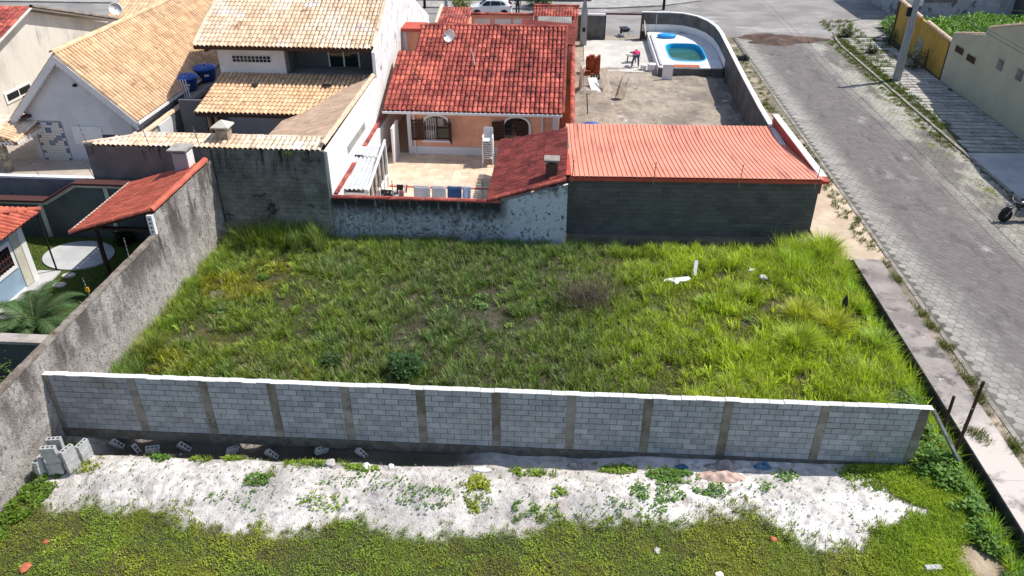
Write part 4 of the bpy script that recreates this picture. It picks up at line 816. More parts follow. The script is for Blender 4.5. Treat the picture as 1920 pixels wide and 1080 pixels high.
# ================================================================== POOL YARD
sheet('pool_yard', .5, 11.3, 36.5, 66.6, .385, yardsand, .5)
ax_, ay_ = np.meshgrid(np.linspace(.5, 10.7, 110), np.linspace(36.5, 56.5, 200)); AX, AY = ax_.ravel(), ay_.ravel()
AZ = .392+.40*np.clip(fbm(AX, AY, 1.3, 131)-.42, 0, 1)+.14*np.clip(fbm(AX, AY, .4, 133)-.4, 0, 1)+.12*np.exp(-(((AX-2.2)/1.2)**2+((AY-49)/1.5)**2))
ii = np.arange(110*200).reshape(200, 110); q = np.stack((ii[:-1,:-1].ravel(), ii[:-1,1:].ravel(), ii[1:,1:].ravel(), ii[1:,:-1].ravel()), 1)
link('yard_sand', np_mesh('yard_sand', np.stack((AX, AY, AZ), 1), q, None, yardsand, smooth=True), kind='structure')
sheet('yard_screed', 1.3, 6.42, 55.6, 64.6, .445, M['screed'], .2)
yw = thing('yard_wall', 'curved dark grey rendered wall with white coping round the pool yard', 'wall', (10.8, 50, .4))
path = [(10.42,35.9),(10.5,42),(10.68,48),(10.95,55),(11.1,59.0),(11.05,61),(10.75,62.8),(10.15,64.3),(9.2,65.3),(8.2,65.55),(5.9,65.55)]
m = MB(); mc = MB(); mw = MB()
def off(path, d):
    out = []
    for i, p in enumerate(path):
        a = Vector(path[max(i-1, 0)]); b = Vector(path[min(i+1, len(path)-1)]); t = (b-a).normalized(); out.append((p[0]+t.y*d, p[1]-t.x*d))
    return out
def band(m, path, d0, d1, z0, z1):
    A, B = off(path, d0), off(path, d1)
    for i in range(len(path)-1): m.hexa([(*A[i],z0),(*A[i+1],z0),(*B[i+1],z0),(*B[i],z0),(*A[i],z1),(*A[i+1],z1),(*B[i+1],z1),(*B[i],z1)])
band(m, path, 0, .16, 0, 2.45); m.build('wall', M['greywall'], yw)
pp = []
for (a, b), (c, d) in zip(path, path[1:]):
    L_ = math.hypot(c-a, d-b); k = max(1, round(L_/1.0))
    for q in range(k): pp.append(((a+(c-a)*q/k, b+(d-b)*q/k), (a+(c-a)*(q+1)/k, b+(d-b)*(q+1)/k)))
for p, q in pp:
    A = off([p, q], -.05); B = off([p, q], .21); e = .006; mm_ = MB(); t = (Vector(q)-Vector(p)).normalized()*e
    mm_.hexa([(A[0][0]+t.x,A[0][1]+t.y,2.45),(A[1][0]-t.x,A[1][1]-t.y,2.45),(B[1][0]-t.x,B[1][1]-t.y,2.45),(B[0][0]+t.x,B[0][1]+t.y,2.45),(A[0][0]+t.x,A[0][1]+t.y,2.51),(A[1][0]-t.x,A[1][1]-t.y,2.51),(B[1][0]-t.x,B[1][1]-t.y,2.51),(B[0][0]+t.x,B[0][1]+t.y,2.51)]).build('coping_slab', M['white'], yw)
band(mw, path[3:], -.02, .0, 1.0, 1.55); mw.build('white_dado', M['white'], yw)
fw2 = thing('gateway_wall', 'dark grey wall stub and lintel beside the open yard gateway', 'wall', (2, 65.3, .4))
MB().box(.55, 2.95, 64.9, 65.06, 0, 2.3).build('stub', M['greywall'], fw2); MB().box(.5, 3.0, 64.85, 65.1, 2.3, 2.42).build('coping', M['white'], fw2)
MB().box(2.95, 5.95, 65.1, 65.28, 2.33, 2.45).build('lintel', M['maroon'], fw2)
for x in (2.95, 5.85): MB().box(x, x+.1, 65.0, 65.15, .4, 2.4).build('jamb', M['maroon'], fw2)
# pool and deck
pk = thing('pool', 'small blue plastic swimming pool sunk in a raised white deck', 'pool', (8.8, 59, .4))
def sq(c, a, b, n=48, e=4.0):
    out = []
    for k in range(n):
        t = 2*math.pi*k/n; ct, s_t = math.cos(t), math.sin(t); out.append((c[0]+a*math.copysign(abs(ct)**(2/e), ct), c[1]+b*math.copysign(abs(s_t)**(2/e), s_t)))
    return out
pc_ = (8.75, 59.0); rim = sq(pc_, 1.28, 2.45); outer = []
dpoly = [(6.4,54.8),(10.85,54.8),(11.05,59),(11.0,61),(10.7,62.8),(10.1,64.2),(9.2,65.2),(8.2,65.5),(6.4,65.5)]
def hitpoly(c, ang):
    d = (math.cos(ang), math.sin(ang)); best = 1e9
    for i in range(len(dpoly)):
        (x0, y0), (x1, y1) = dpoly[i], dpoly[(i+1) % len(dpoly)]; ex, ey = x1-x0, y1-y0; den = d[0]*ey-d[1]*ex
        if abs(den) < 1e-9: continue
        t = ((x0-c[0])*ey-(y0-c[1])*ex)/den; u = ((x0-c[0])*d[1]-(y0-c[1])*d[0])/den
        if t > 0 and -1e-6 <= u <= 1+1e-6: best = min(best, t)
    return (c[0]+d[0]*best, c[1]+d[1]*best)
m = MB(); n = 48; zt = 1.02
outer = [hitpoly(pc_, math.atan2(y-pc_[1], x-pc_[0])) for x, y in rim]
m.v += [(x, y, zt) for x, y in rim]+[(x, y, zt) for x, y in outer]+[(x, y, .3) for x, y in outer]
for k in range(n): j = (k+1) % n; m.f += [(k, j, n+j, n+k), (n+k, n+j, 2*n+j, 2*n+k)]
m.build('deck', M['pooldeck'], pk)
m = MB(); rings = [(1.07, 1.06, zt+.03), (1.0, 1.0, zt+.04), (.985, .99, zt-.05), (.95, .97, .2), (.80, .88, -.35)]
for a, b, z in rings: m.v += [(x, y, z) for x, y in sq(pc_, 1.28*a, 2.45*b)]
for r in range(len(rings)-1):
    for k in range(n): j = (k+1) % n; m.f.append((r*n+k, r*n+j, (r+1)*n+j, (r+1)*n+k))
m.f.append(tuple(4*n+k for k in range(n))); m.build('shell', M['pool'], pk, smooth=False)
wm = bpy.data.materials.new('water'); wm.use_nodes = True; b_ = wm.node_tree.nodes['Principled BSDF']; b_.inputs['Base Color'].default_value = (.12,.42,.40,1); b_.inputs['Roughness'].default_value = .05; b_.inputs['IOR'].default_value = 1.33; b_.inputs['Transmission Weight'].default_value = .75
MB().poly([(x, y, .72) for x, y in sq(pc_, 1.25, 2.4)]).build('water', wm, pk)
MB().box(6.38, 10.85, 54.66, 54.79, .3, .98).build('front_face', M['greywall'], pk)
for k in range(9): MB().box(6.95+k*.26, 7.19+k*.26, 54.85, 55.5, 1.025, 1.06).build('clay_tile', M['clay'], pk)
MB().box(6.55, 6.7, 55.2, 64, 1.03, 1.13).build('deck_pipe', M['pad'], label='long pale pipe lying along the left edge of the pool deck', cat='pipe')
o = MB(); o.lathe([(.35,0),(.5,.08),(.5,.2),(.35,.28)], (0,0,0), 14); o = o.build('pool_float', M['bluefloat'], label='bright blue inflatable float on the deck behind the pool', cat='float', smooth=True); o.scale = (1.5, .9, 1); o.location = (7.8, 63.4, 1.03)
o = MB().lathe([(.02,0),(.3,.02),(.42,.06)], (0,0,0), 14).build('board', M['plank'], label='oval pale board leaning at the gateway beside the pool deck', cat='board'); o.scale = (.8, 2.0, 1); o.rotation_euler = (R(78), 0, R(75)); o.location = (6.2, 64.9, 1.2)
MB().box(6.6, 7.3, 53.95, 54.05, .4, 1.45).build('white_sheet', M['white'], label='white square panel leaning on the front of the pool deck', cat='panel')
MB().tube([(7.1, 65.3, 1.0), (7.1, 65.3, 2.4)], .03, 6).build('wall_pipe', M['pad'], label='thin grey pipe upright against the dark wall behind the pool', cat='pipe')
# ================================================================== RIGHT SIDE
cb = thing('cream_building', 'cream rendered building with small grilled windows on the right of the street', 'building', (27, 45, .4))
MB().prism([(25.7,26,.3),(25.7,55.1,.3),(25.7,55.1,3.55),(25.7,50.9,4.45),(25.7,50.9,4.85),(25.7,47.2,5.85),(25.7,40,7.8),(25.7,26,7.8)], (.25,0,0)).build('street_wall', M['beige'], cb)
MB().prism([(25.95,55.1,.3),(34,55.1,.3),(34,55.1,3.55),(25.95,55.1,3.55)], (0,-.2,0)).build('side_wall', M['beige'], cb)
caps('cap_tile', (25.82, 55.05, 3.56), (25.82, 50.95, 4.46), M['browntile'], cb, r=.13, step=.32); caps('cap_tile', (25.82, 50.85, 4.88), (25.82, 46, 6.2), M['browntile'], cb, r=.13, step=.32)
MB().prism([(25.95,50.9,4.4),(36,50.9,4.4),(36,40,7.4),(25.95,40,7.4)], (0,0,.1)).build('roof', M['concrete'], cb)
for i, (y, z, w_, h_) in enumerate(((53.0,2.84,1.2,.42),(51.2,2.75,1.2,.42),(47.9,3.25,.65,.6),(45.6,3.3,.65,.6))):
    wo = MB().box(25.66, 25.70, y, y+w_, z-.2, z-.2+h_).build('window', mat('wfr%d' % i, (.22,.20,.16)), cb)
    m = MB(); k = int(w_/.11); [m.box(25.63, 25.665, y+.04+q*.11, y+.10+q*.11, z-.17, z-.23+h_) for q in range(k)]; m.build('louvre', M['maroon'] if i < 2 else M['steel'], wo)
yl = thing('yellow_wall', 'ochre yellow boundary wall with brown piers and clay cap tiles at the corner', 'wall', (26.2, 61, .4))
MB().prism([(25.85,55.25,.3),(26.6,67.4,.3),(26.6,67.4,3.2),(26.02,60.2,3.1),(25.85,55.25,2.85)], (.18,0,0)).build('wall', M['yellow'], yl)
for y, z in ((55.28, 2.9), (58.6, 3.05), (67.2, 3.22)):
    x = 25.85+(y-55.25)*.0617; MB().box(x-.06, x+.2, y, y+.22, .3, z).build('pier', M['brown'], yl)
caps('cap_tile', (25.93, 55.2, 2.93), (26.1, 60.2, 3.16), M['browntile'], yl, r=.15, step=.36); caps('cap_tile', (26.1, 61.4, 3.2), (26.7, 67.5, 3.28), M['browntile'], yl, r=.15, step=.36)
MB().prism([(26.08,60.2,.3),(26.14,61.3,.3),(26.14,61.3,2.9),(26.08,60.2,2.9)], (.03,0,0)).build('gate', M['steel'], yl)
caps('cap_tile', (26.7, 67.5, 3.25), (29.5, 70.5, 3.2), M['browntile'], yl, r=.15, step=.4)
hh = thing('grey_house', 'grey streaked house wall with a dark shuttered window at the top right', 'house', (35, 76, .4))
MB().box(29.5, 39.6, 75.2, 84, .3, 6).build('wall', M['greyhouse'], hh); MB().box(31.2, 34.6, 75.12, 75.2, 1.7, 2.7).build('window', mat('hw', (.16,.165,.16), (.12,.12,.12), 4), hh)
MB().box(29.6, 31.2, 74.0, 75.1, 1.6, 2.1).build('awning', M['metal'], hh); MB().box(39.7, 52, 73.5, 84, .3, 6).build('dark_wing', M['gardenwall'], hh)
caps('cap_tile', (39.7, 73.4, 6.05), (52, 73.4, 6.05), M['redtile'], hh, r=.2, step=.5)
# street poles
sp = thing('street_pole', 'pale concrete utility pole on the right pavement', 'pole', (22.66, 54.8, .4))
m = MB(); a0, a1, h_ = .24, .16, 6.9; m.hexa([(-a0,-.16,0),(a0,-.16,0),(a0,.16,0),(-a0,.16,0),(-a1,-.11,h_),(a1,-.11,h_),(a1,.11,h_),(-a1,.11,h_)]); m.build('shaft', M['polecon'], sp, True, bevel=.02)
MB().box(-.42, -.2, -.14, .14, 4.3, 4.85).build('meter_box', M['dark'], sp, True); MB().box(-.6, .6, -.06, .06, 6.2, 6.32).build('crossarm', M['darkwood'], sp, True)
yp = thing('yard_pole', 'tapered concrete service pole inside the sandy pool yard', 'pole', (1.25, 63.0, .4))
m = MB(); m.hexa([(-.27,-.2,0),(.27,-.2,0),(.27,.2,0),(-.27,.2,0),(-.24,-.18,2.6),(.24,-.18,2.6),(.24,.18,2.6),(-.24,.18,2.6)]); m.hexa([(-.24,-.18,2.6),(.24,-.18,2.6),(.24,.18,2.6),(-.24,.18,2.6),(-.12,-.1,3.3),(.12,-.1,3.3),(.12,.1,3.3),(-.12,.1,3.3)]); m.hexa([(-.12,-.1,3.3),(.12,-.1,3.3),(.12,.1,3.3),(-.12,.1,3.3),(-.1,-.09,7.5),(.1,-.09,7.5),(.1,.09,7.5),(-.1,.09,7.5)]); m.build('shaft', M['polecon'], yp, True)
MB().box(-.1, .12, -.22, -.19, 1.1, 1.4).build('meter_window', M['dark'], yp, True)
for x, y, lb in ((-11.3, 74.4, 'grey street pole standing behind the white gable and red porch roof'), (-13.6, 76, 'dark slim post across the street by the white gable'), (8.9, 76.8, 'dark post at the far kerb above the pool wall')):
    MB().tube([(x, y, .3), (x, y, 8)], .17 if x == -11.3 else .13, 8, .11).build('far_post', M['polecon'] if x == -11.3 else M['dark'], label=lb, cat='post')
def cable(lb, pts, r=.014):
    P = []
    for (a, b) in zip(pts, pts[1:]):
        for k in range(12):
            t = k/12; P.append((a[0]+(b[0]-a[0])*t, a[1]+(b[1]-a[1])*t, a[2]+(b[2]-a[2])*t-.5*4*t*(1-t)))
    P.append(pts[-1]); MB().tube(P, r, 4).build('overhead_cable', M['wire'], label=lb, cat='cable', group='overhead cables on the right of the street')
cable('lower overhead cable running along the right pavement', [(22.5, 90, 6.0), (22.66, 54.8, 6.3), (22.7, 20, 6.4), (22.7, -12, 6.4)], .02)
cable('upper overhead cable running along the right pavement', [(22.2, 90, 6.6), (22.3, 54.8, 6.65), (22.3, 20, 6.8), (22.3, -12, 6.8)], .014)
cable('service cable slanting from the pavement pole down to the cream building', [(22.66, 54.8, 6.5), (27.5, 46, 6.9)], .012)
# ---- far side of the cross street
bw = thing('blue_wall', 'blue-grey wall across the street behind the white gable', 'wall', (-13, 80, .4)); MB().box(-24, -8.6, 79.6, 79.85, .3, 2.8).build('wall', M['bluehouse'], bw); MB().box(-24, -8.6, 79.5, 79.6, 1.1, 1.2).build('rail', M['white'], bw)
ow = thing('ochre_wall', 'brown boundary wall across the street behind the parked car', 'wall', (-6, 80, .4)); MB().box(-8.5, 2.2, 79.8, 80, .3, 2.4).build('wall', M['pillar'], ow)
MB().prism([(-60,76.0,.3),(-4,76.2,.3),(4,77.0,.3),(9,78.4,.3),(13,81,.3),(13,90,.3),(-60,90,.3)], (0,0,.2)).build('far_pavement', M['concrete'], kind='structure')
# ================================================================== VEHICLES
def wheel(parent, x, y, z, r, wd, name='wheel'):
    ax = Matrix.Rotation(R(90), 3, 'X')
    t = MB().lathe([(r*.62,-wd/2),(r*.95,-wd/2),(r,-wd/3),(r,wd/3),(r*.95,wd/2),(r*.62,wd/2)], (x,y,z), 20, ax=ax).build(name, M['rubber'], parent, True, smooth=False)
    MB().lathe([(r*.12,-wd/2-.01),(r*.60,-wd/2+.01),(r*.62,wd/2-.01),(r*.12,wd/2+.01)], (x,y,z), 10, ax=ax).build('rim', M['chrome'] if wd > .15 else M['blackpaint'], t, True); return t
car = thing('parked_car', 'white hatchback car parked on the street beyond the peach house', 'car', (-7.05, 73.3, .38), R(3))
# sections along x: (x, half width, sill, belt, roof, roof half width)
secs = [(-1.98,.60,.34,.62,.62,.50),(-1.88,.76,.22,.78,.78,.66),(-1.45,.83,.19,.90,.90,.72),(-1.05,.84,.19,.96,.98,.70),(-.35,.85,.19,.98,1.43,.60),(.35,.85,.19,1.0,1.48,.61),(1.05,.85,.19,1.03,1.44,.60),(1.55,.83,.20,1.04,1.26,.58),(1.82,.78,.24,1.02,1.04,.60),(1.93,.64,.38,.74,.76,.56)]
m = MB(); K = 10
for (x, hw, sl0, bl, rt, rw) in secs:
    m.v += [(x,-hw*.86,sl0),(x,-hw,sl0+.18),(x,-hw,bl-.1),(x,-hw*.95,bl),(x,-rw,rt),(x,rw,rt),(x,hw*.95,bl),(x,hw,bl-.1),(x,hw,sl0+.18),(x,hw*.86,sl0)]
for i in range(len(secs)-1):
    for k in range(K): j = (k+1) % K; m.f.append((i*K+k, i*K+j, (i+1)*K+j, (i+1)*K+k))
m.f.append(tuple(range(K))[::-1]); m.f.append(tuple((len(secs)-1)*K+k for k in range(K))); m.build('body', M['carpaint'], car, True)
def glassq(nm, pts): MB().prism(pts, (0,-.012,0) if nm != 'windscreen' else (-.012,0,.01)).build(nm, M['glass'], car, True)
for sg in (-1, 1):
    y = lambda z, bl=1.0: sg*(.815-(z-1.0)*.45+.012)
    for (a, b, c, d) in (((-.92,1.01),(-.02,1.03),(-.02,1.40),(-.36,1.38)), ((.04,1.03),(.95,1.06),(.85,1.37),(.04,1.40)), ((1.0,1.07),(1.42,1.09),(1.12,1.32),(.92,1.36))): MB().prism([(x, y(z), z) for x, z in (a, b, c, d)], (0, sg*.012, 0)).build('side_window', M['glass'], car, True)
    MB().obox((-1.72, sg*.70, .72), (.30, .14, .13), (0,0,sg*-.35)).build('headlight', M['headlamp'], car, True); MB().obox((1.80, sg*.68, .88), (.2, .2, .26), (0,.2,0)).build('tail_light', M['redlamp'], car, True)
    MB().obox((-.78, sg*.93, 1.02), (.14, .14, .1)).build('mirror', M['carpaint'], car, True)
    MB().box(-.1, .06, sg*.857-.004, sg*.857+.004, .82, .85).build('door_handle', M['chrome'], car, True)
    for x in (-1.22, 1.22):
        MB().lathe([(.36,-.02),(.37,.02)], (x, sg*.835, .33), 18, ax=Matrix.Rotation(R(90), 3, 'X')).build('wheel_arch', M['rubber'], car, True); wheel(car, x, sg*.80, .30, .30, .2)
MB().prism([(-1.0,-.68,1.0),(-1.0,.68,1.0),(-.40,.56,1.40),(-.40,-.56,1.40)], (-.012,0,.012)).build('windscreen', M['glass'], car, True); MB().prism([(1.58,-.52,1.24),(1.58,.52,1.24),(1.84,.56,1.03),(1.84,-.56,1.03)], (.012,0,.012)).build('rear_window', M['glass'], car, True)
MB().box(-2.0, -1.95, -.35, .35, .40, .56).build('grille', M['blackpaint'], car, True)
# motorcycle at the right edge
mc_ = thing('motorcycle', 'black motorcycle parked by the right kerb at the picture edge', 'motorcycle', (20.5, 32.98, .39), R(8))
for x in (-.66, .66): wheel(mc_, x, 0, .31, .31, .11)
m = MB().tube([(-.66,-.08,.31),(-.42,-.08,.85)], .03, 8).tube([(-.66,.08,.31),(-.42,.08,.85)], .03, 8); m.build('fork', M['steel'], mc_, True)
MB().tube([(-.9,0,.52),(-.74,0,.66),(-.5,0,.64)], .075, 8).build('front_fender', M['blackpaint'], mc_, True)
MB().tube([(-.42,0,.86),(0,0,.5),(.3,0,.45),(.66,0,.31)], .04, 8).build('frame', M['blackpaint'], mc_, True)
MB().obox((.02,0,.40), (.42,.26,.34)).build('engine', M['steel'], mc_, True, bevel=.04)
MB().lathe([(.02,-.3),(.13,-.22),(.17,0),(.14,.2),(.04,.3)], (-.1,0,.84), 12, ax=Matrix.Rotation(R(90), 3, 'Y')).build('fuel_tank', M['blackpaint'], mc_, True, smooth=True)
MB().obox((.42,0,.82), (.62,.26,.1), (0,-.08,0)).build('seat', M['rubber'], mc_, True, bevel=.03)
MB().lathe([(.02,0),(.09,.02),(.10,.12),(.05,.16)], (-.6,0,.82), 12, ax=Matrix.Rotation(R(-90), 3, 'Y')).build('headlamp', M['headlamp'], mc_, True)
MB().tube([(-.3,-.38,1.05),(-.42,-.2,1.0),(-.44,0,.97),(-.42,.2,1.0),(-.3,.38,1.05)], .018, 6).build('handlebar', M['steel'], mc_, True)
for s_g in (-1, 1): MB().tube([(-.36,s_g*.28,1.03),(-.42,s_g*.34,1.22)], .01, 5).build('mirror_stalk', M['wire'], mc_, True); MB().obox((-.42,s_g*.36,1.25), (.03,.13,.09)).build('mirror', M['blackpaint'], mc_, True)
MB().tube([(.1,-.14,.3),(.7,-.17,.36)], .045, 8).build('exhaust', M['chrome'], mc_, True); MB().obox((.78,0,.62), (.4,.14,.05), (0,.35,0)).build('rear_fender', M['blackpaint'], mc_, True)
# ================================================================== PEOPLE
def skin(name, pts, edges, rad, mt, parent, sub=1, root=0):
    me = bpy.data.meshes.new(name); me.from_pydata(pts, edges, []); me.materials.append(mt); o = link(name, me, parent, True)
    o.modifiers.new('skin', 'SKIN'); o.modifiers.new('sub', 'SUBSURF').levels = sub; o.modifiers['sub'].render_levels = sub
    for i, v in enumerate(me.skin_vertices[0].data): r = rad[i]; v.radius = (r, r) if not isinstance(r, tuple) else r; v.use_root = i == root
    return o
def person(label, loc, rz, pose, shirt, pants, group=None, cap=None):
    t = thing('person', label, 'person', loc, rz)
    J = pose; P = [J[k] for k in ('pel','chest','neck','head','crown','shL','elL','wrL','haL','shR','elR','wrR','haR','hiL','knL','anL','toL','hiR','knR','anR','toR')]
    E = [(0,1),(1,2),(2,3),(3,4),(1,5),(5,6),(6,7),(7,8),(1,9),(9,10),(10,11),(11,12),(0,13),(13,14),(14,15),(15,16),(0,17),(17,18),(18,19),(19,20)]
    rad = [.12,.13,.055,.10,.075,.06,.045,.032,.035,.06,.045,.032,.035,.085,.06,.045,.04,.085,.06,.045,.04]
    skin('body', P, E, rad, M['skin'], t)
    for s_ in 'LR':                                   # five fingers on each hand
        h = Vector(J['ha'+s_]); wv = Vector(J['wr'+s_]); d = (h-wv).normalized(); a = d.cross(Vector((0,0,1)) if abs(d.z) < .9 else Vector((1,0,0))).normalized()
        for k in range(5):
            q = (k-2)*.02; ln_ = (.05,.075,.085,.08,.06)[k]; b0 = h+a*q; b1 = b0+d*ln_*.6+(a*(-.03) if k == 0 else Vector()); b2 = b1+d*ln_*.4+Vector((0,0,-.012))
            MB().tube([b0, b1, b2], .010, 5, .007).build('finger', M['skin'], t, True)
    skin('shirt', [J[k] for k in ('pel','chest','neckb','shL','elLs','shR','elRs')], [(0,1),(1,2),(1,3),(3,4),(1,5),(5,6)], [.15,.165,.085,.085,.07,.085,.07], shirt, t)
    skin('trousers', [J[k] for k in ('pel','hiL','knL','anLs','hiR','knR','anRs')], [(0,1),(1,2),(2,3),(0,4),(4,5),(5,6)], [.14,.105,.08,.065,.105,.08,.065], pants, t)
    hd = Vector(J['head']); cr = Vector(J['crown']); up = (cr-hd).normalized(); q_ = up.to_track_quat('Z', 'Y').to_matrix()
    MB().lathe([(.115,-.03),(.118,.03),(.105,.09),(.06,.125),(.01,.135)], tuple(hd+up*.03), 12, ax=q_).build('hair' if not cap else 'cap', cap or M['hair'], t, True, smooth=True)
    fwd = Vector(J.get('face', (0,-1,0))).normalized(); sdv = up.cross(fwd).normalized()
    MB().tube([hd+fwd*.09+up*.02, hd+fwd*.125-up*.02], .012, 5, .018).build('nose', M['skin'], t, True)
    for s_ in (-1, 1): MB().obox(tuple(hd+sdv*s_*.115), (.03,.04,.06)).build('ear', M['skin'], t, True); MB().lathe([(.004,-.012),(.014,0),(.004,.012)], tuple(hd+fwd*.098+sdv*s_*.038+up*.02), 8).build('eye', M['hair'], t, True)
    MB().obox(tuple(hd+fwd*.10-up*.05), (.05,.02,.012)).build('mouth', M['maroon'], t, True)
    return t
def mir(d):
    out = dict(d)
    for k in list(d):
        if 'L' in k and k.replace('L', 'R') not in d: x, y, z = d[k]; out[k.replace('L', 'R')] = (-x, y, z)
    return out
stand = mir(dict(pel=(0,0,.92),chest=(0,0,1.32),neck=(0,-.02,1.50),neckb=(0,0,1.45),head=(0,-.03,1.62),crown=(0,-.02,1.74),shL=(-.19,0,1.40),elL=(-.25,.02,1.12),elLs=(-.24,.02,1.18),wrL=(-.25,-.06,.88),haL=(-.25,-.08,.81),hiL=(-.10,0,.88),knL=(-.11,-.02,.49),anL=(-.11,.02,.08),anLs=(-.11,.02,.12),toL=(-.12,-.14,.04)))
stand['anR'] = (.11,.16,.08); stand['anRs'] = (.11,.16,.12); stand['toR'] = (.12,.02,.04); stand['knR'] = (.11,.04,.49)
person('person in dark clothes walking behind the white parked car', (-4.65, 73.9, .38), R(180), stand, M['navy'], M['navy'])
bend = mir(dict(pel=(0,.28,.86),chest=(0,-.12,1.02),neck=(0,-.33,1.02),neckb=(0,-.27,1.02),head=(0,-.45,.98),crown=(0,-.58,.95),shL=(-.19,-.2,.99),elL=(-.24,-.26,.70),elLs=(-.23,-.24,.78),wrL=(-.16,-.36,.48),haL=(-.14,-.38,.41),hiL=(-.11,.27,.82),knL=(-.16,.14,.45),anL=(-.18,.26,.08),anLs=(-.18,.26,.12),toL=(-.2,.10,.04),face=(0,-.2,-1)))
bend['anR'] = (.30,.42,.08); bend['anRs'] = (.30,.42,.12); bend['toR'] = (.32,.26,.04); bend['knR'] = (.24,.22,.45)
pp_ = person('person in a bright pink shirt bending over work on the concrete slab', (5.0, 57.0, .45), R(178), bend, M['pink'], M['jeans'])
# ================================================================== YARD THINGS
def wheelbarrow(label, loc, rz, tray, flip=False):
    t = thing('wheelbarrow', label, 'wheelbarrow', loc, rz, 'wheelbarrows in the sandy yard')
    m = MB(); m.hexa([(-.3,-.2,.35),(.25,-.2,.35),(.25,.2,.35),(-.3,.2,.35),(-.5,-.33,.65),(.4,-.33,.62),(.4,.33,.62),(-.5,.33,.65)]); m.build('tray', tray, t, True)
    for s_ in (-1, 1): MB().tube([(-.75,s_*.05,.2),(-.2,s_*.18,.33),(.9,s_*.3,.55)], .02, 6).build('handle', M['darkwood'], t, True); MB().tube([(.25,s_*.2,.35),(.32,s_*.22,0)], .018, 6).build('leg', M['steel'], t, True)
    wheel(t, -.75, 0, .18, .18, .08)
    if flip: t.rotation_euler = (R(70), R(-60), rz); t.location.z += .45
    return t
wheelbarrow('dark wheelbarrow standing in the open gateway of the yard', (4.7, 66.3, .42), R(-70), M['navy'])
wheelbarrow('rusty wheelbarrow tipped on end beside the planks in the sand', (3.2, 49.7, .4), R(60), M['plank'], True)
bk = MB(); random.seed(5)
bme = blockmesh('hollow_brick', .19, .29, .19, M['brick'], .004); n = 0
for k in range(7):
    for i in range(5):
        for j in range(2):
            if k == 6 and (i in (0, 3) or j): continue
            if k == 5 and i == 0 and j == 0: continue
            o = link('hollow_brick', bme, label='orange brick of the yard stack, %s layer, %s, %s row' % (('lowest', 'second', 'third', 'fourth', 'fifth', 'sixth', 'topmost')[k], ('far left', 'left', 'middle', 'right', 'far right')[i], 'rear' if j else 'front'), cat='brick', group='bricks stacked in the yard')
            o.location = (1.35+i*.2+random.uniform(-.01,.01), 54.6+j*.3, .445+k*.195); o.rotation_euler.z = random.uniform(-.05, .05)
for i in range(3):
    o = link('hollow_brick', bme, label='orange brick on the ground before the yard stack, '+('left one', 'middle one', 'right one')[i], cat='brick', group='bricks stacked in the yard'); o.location = (1.3+i*.21, 54.2, .445)
    if i < 2: o = o.copy(); sc.collection.objects.link(o); o.location.z = .64; o['label'] = 'orange brick one layer up before the yard stack, '+('left one', 'middle one')[i]
def leaning(name, label, cat, p, L_, wd_, rot, mt, th=.03, group=None):
    o = MB().box(-wd_/2, wd_/2, -th/2, th/2, 0, L_).build(name, mt, label=label, cat=cat, group=group); o.location = p; o.rotation_euler = rot; return o
leaning('door_panel', 'pale wide board lying near the tipped wheelbarrow', 'board', (2.05, 50.2, .45), 2.2, .6, (R(-78), 0, R(8)), M['white'])
for k in range(4): leaning('plank', 'weathered plank leaning beside the tipped wheelbarrow, %s from the left' % ('first', 'second', 'third', 'fourth')[k], 'plank', (2.55+k*.16, 50.2+k*.1, .42), 2.0, .14, (R(-55-4*k), R(4*k-6), R(5*k)), M['plank'], group='planks beside the wheelbarrow')
for k, lb in enumerate(('outermost white board leaning on the tiled divider wall', 'middle white board leaning on the tiled divider wall', 'innermost white board leaning on the tiled divider wall')): leaning('board', lb, 'board', (1.15-k*.12, 51.8-k*.35, .4), 1.9, .7, (0, R(-22+2*k), R(90+4*k)), M['plank'] if k == 0 else M['white'], group='boards leaning on the divider wall')
for k in range(4):
    o = MB().lathe([(.10,-.05),(.17,-.06),(.2,0),(.17,.06),(.10,.05)], (0,0,0), 12, ax=Matrix.Rotation(R(90), 3, 'Y')).build('black_bucket', M['rubber'], label='round black bucket in the row before the brick stack, %s from the left' % ('first', 'second', 'third', 'fourth')[k], cat='bucket', group='black buckets by the bricks'); o.location = (1.75+k*.17, 53.6, .6)
st = thing('steel_stake', 'slim dark iron stake upright in the sand near the blue tank', 'stake', (1.4, 46.2, .4)); MB().tube([(0,0,0),(-.12,.1,1.3)], .035, 6).build('rod', M['dark'], st, True); MB().obox((.0,0,.02), (.3,.12,.04)).build('foot', M['dark'], st, True)
tb = thing('work_table', 'low workbench with loose boards beside the person in pink', 'table', (4.75, 57.6, .45)); MB().obox((0,.45,.5), (.8,.4,.05), (0,.1,.2)).build('board', M['concrete'], tb, True); MB().obox((.2,.9,.62), (.6,.2,.06), (0,-.1,-.3)).build('beam', M['darkwood'], tb, True)
for x, y in ((-.3,.3),(.3,.3),(-.3,.6),(.3,.6)): MB().tube([(x,y,0),(x*.9,y,.48)], .03, 5).build('leg', M['darkwood'], tb, True)
for x, y, lb, s in ((5.5, 56.2, 'white bucket on the slab beside the person in pink', .22), (6.05, 56.0, 'white sack at the foot of the pool deck', .3)): MB().lathe([(s*.7,0),(s,.1),(s,s*1.6),(s*.8,s*1.7)], (x, y, .445), 10).build('bucket' if s < .25 else 'sack', M['white'], label=lb, cat='bucket' if s < .25 else 'sack')
random.seed(9)
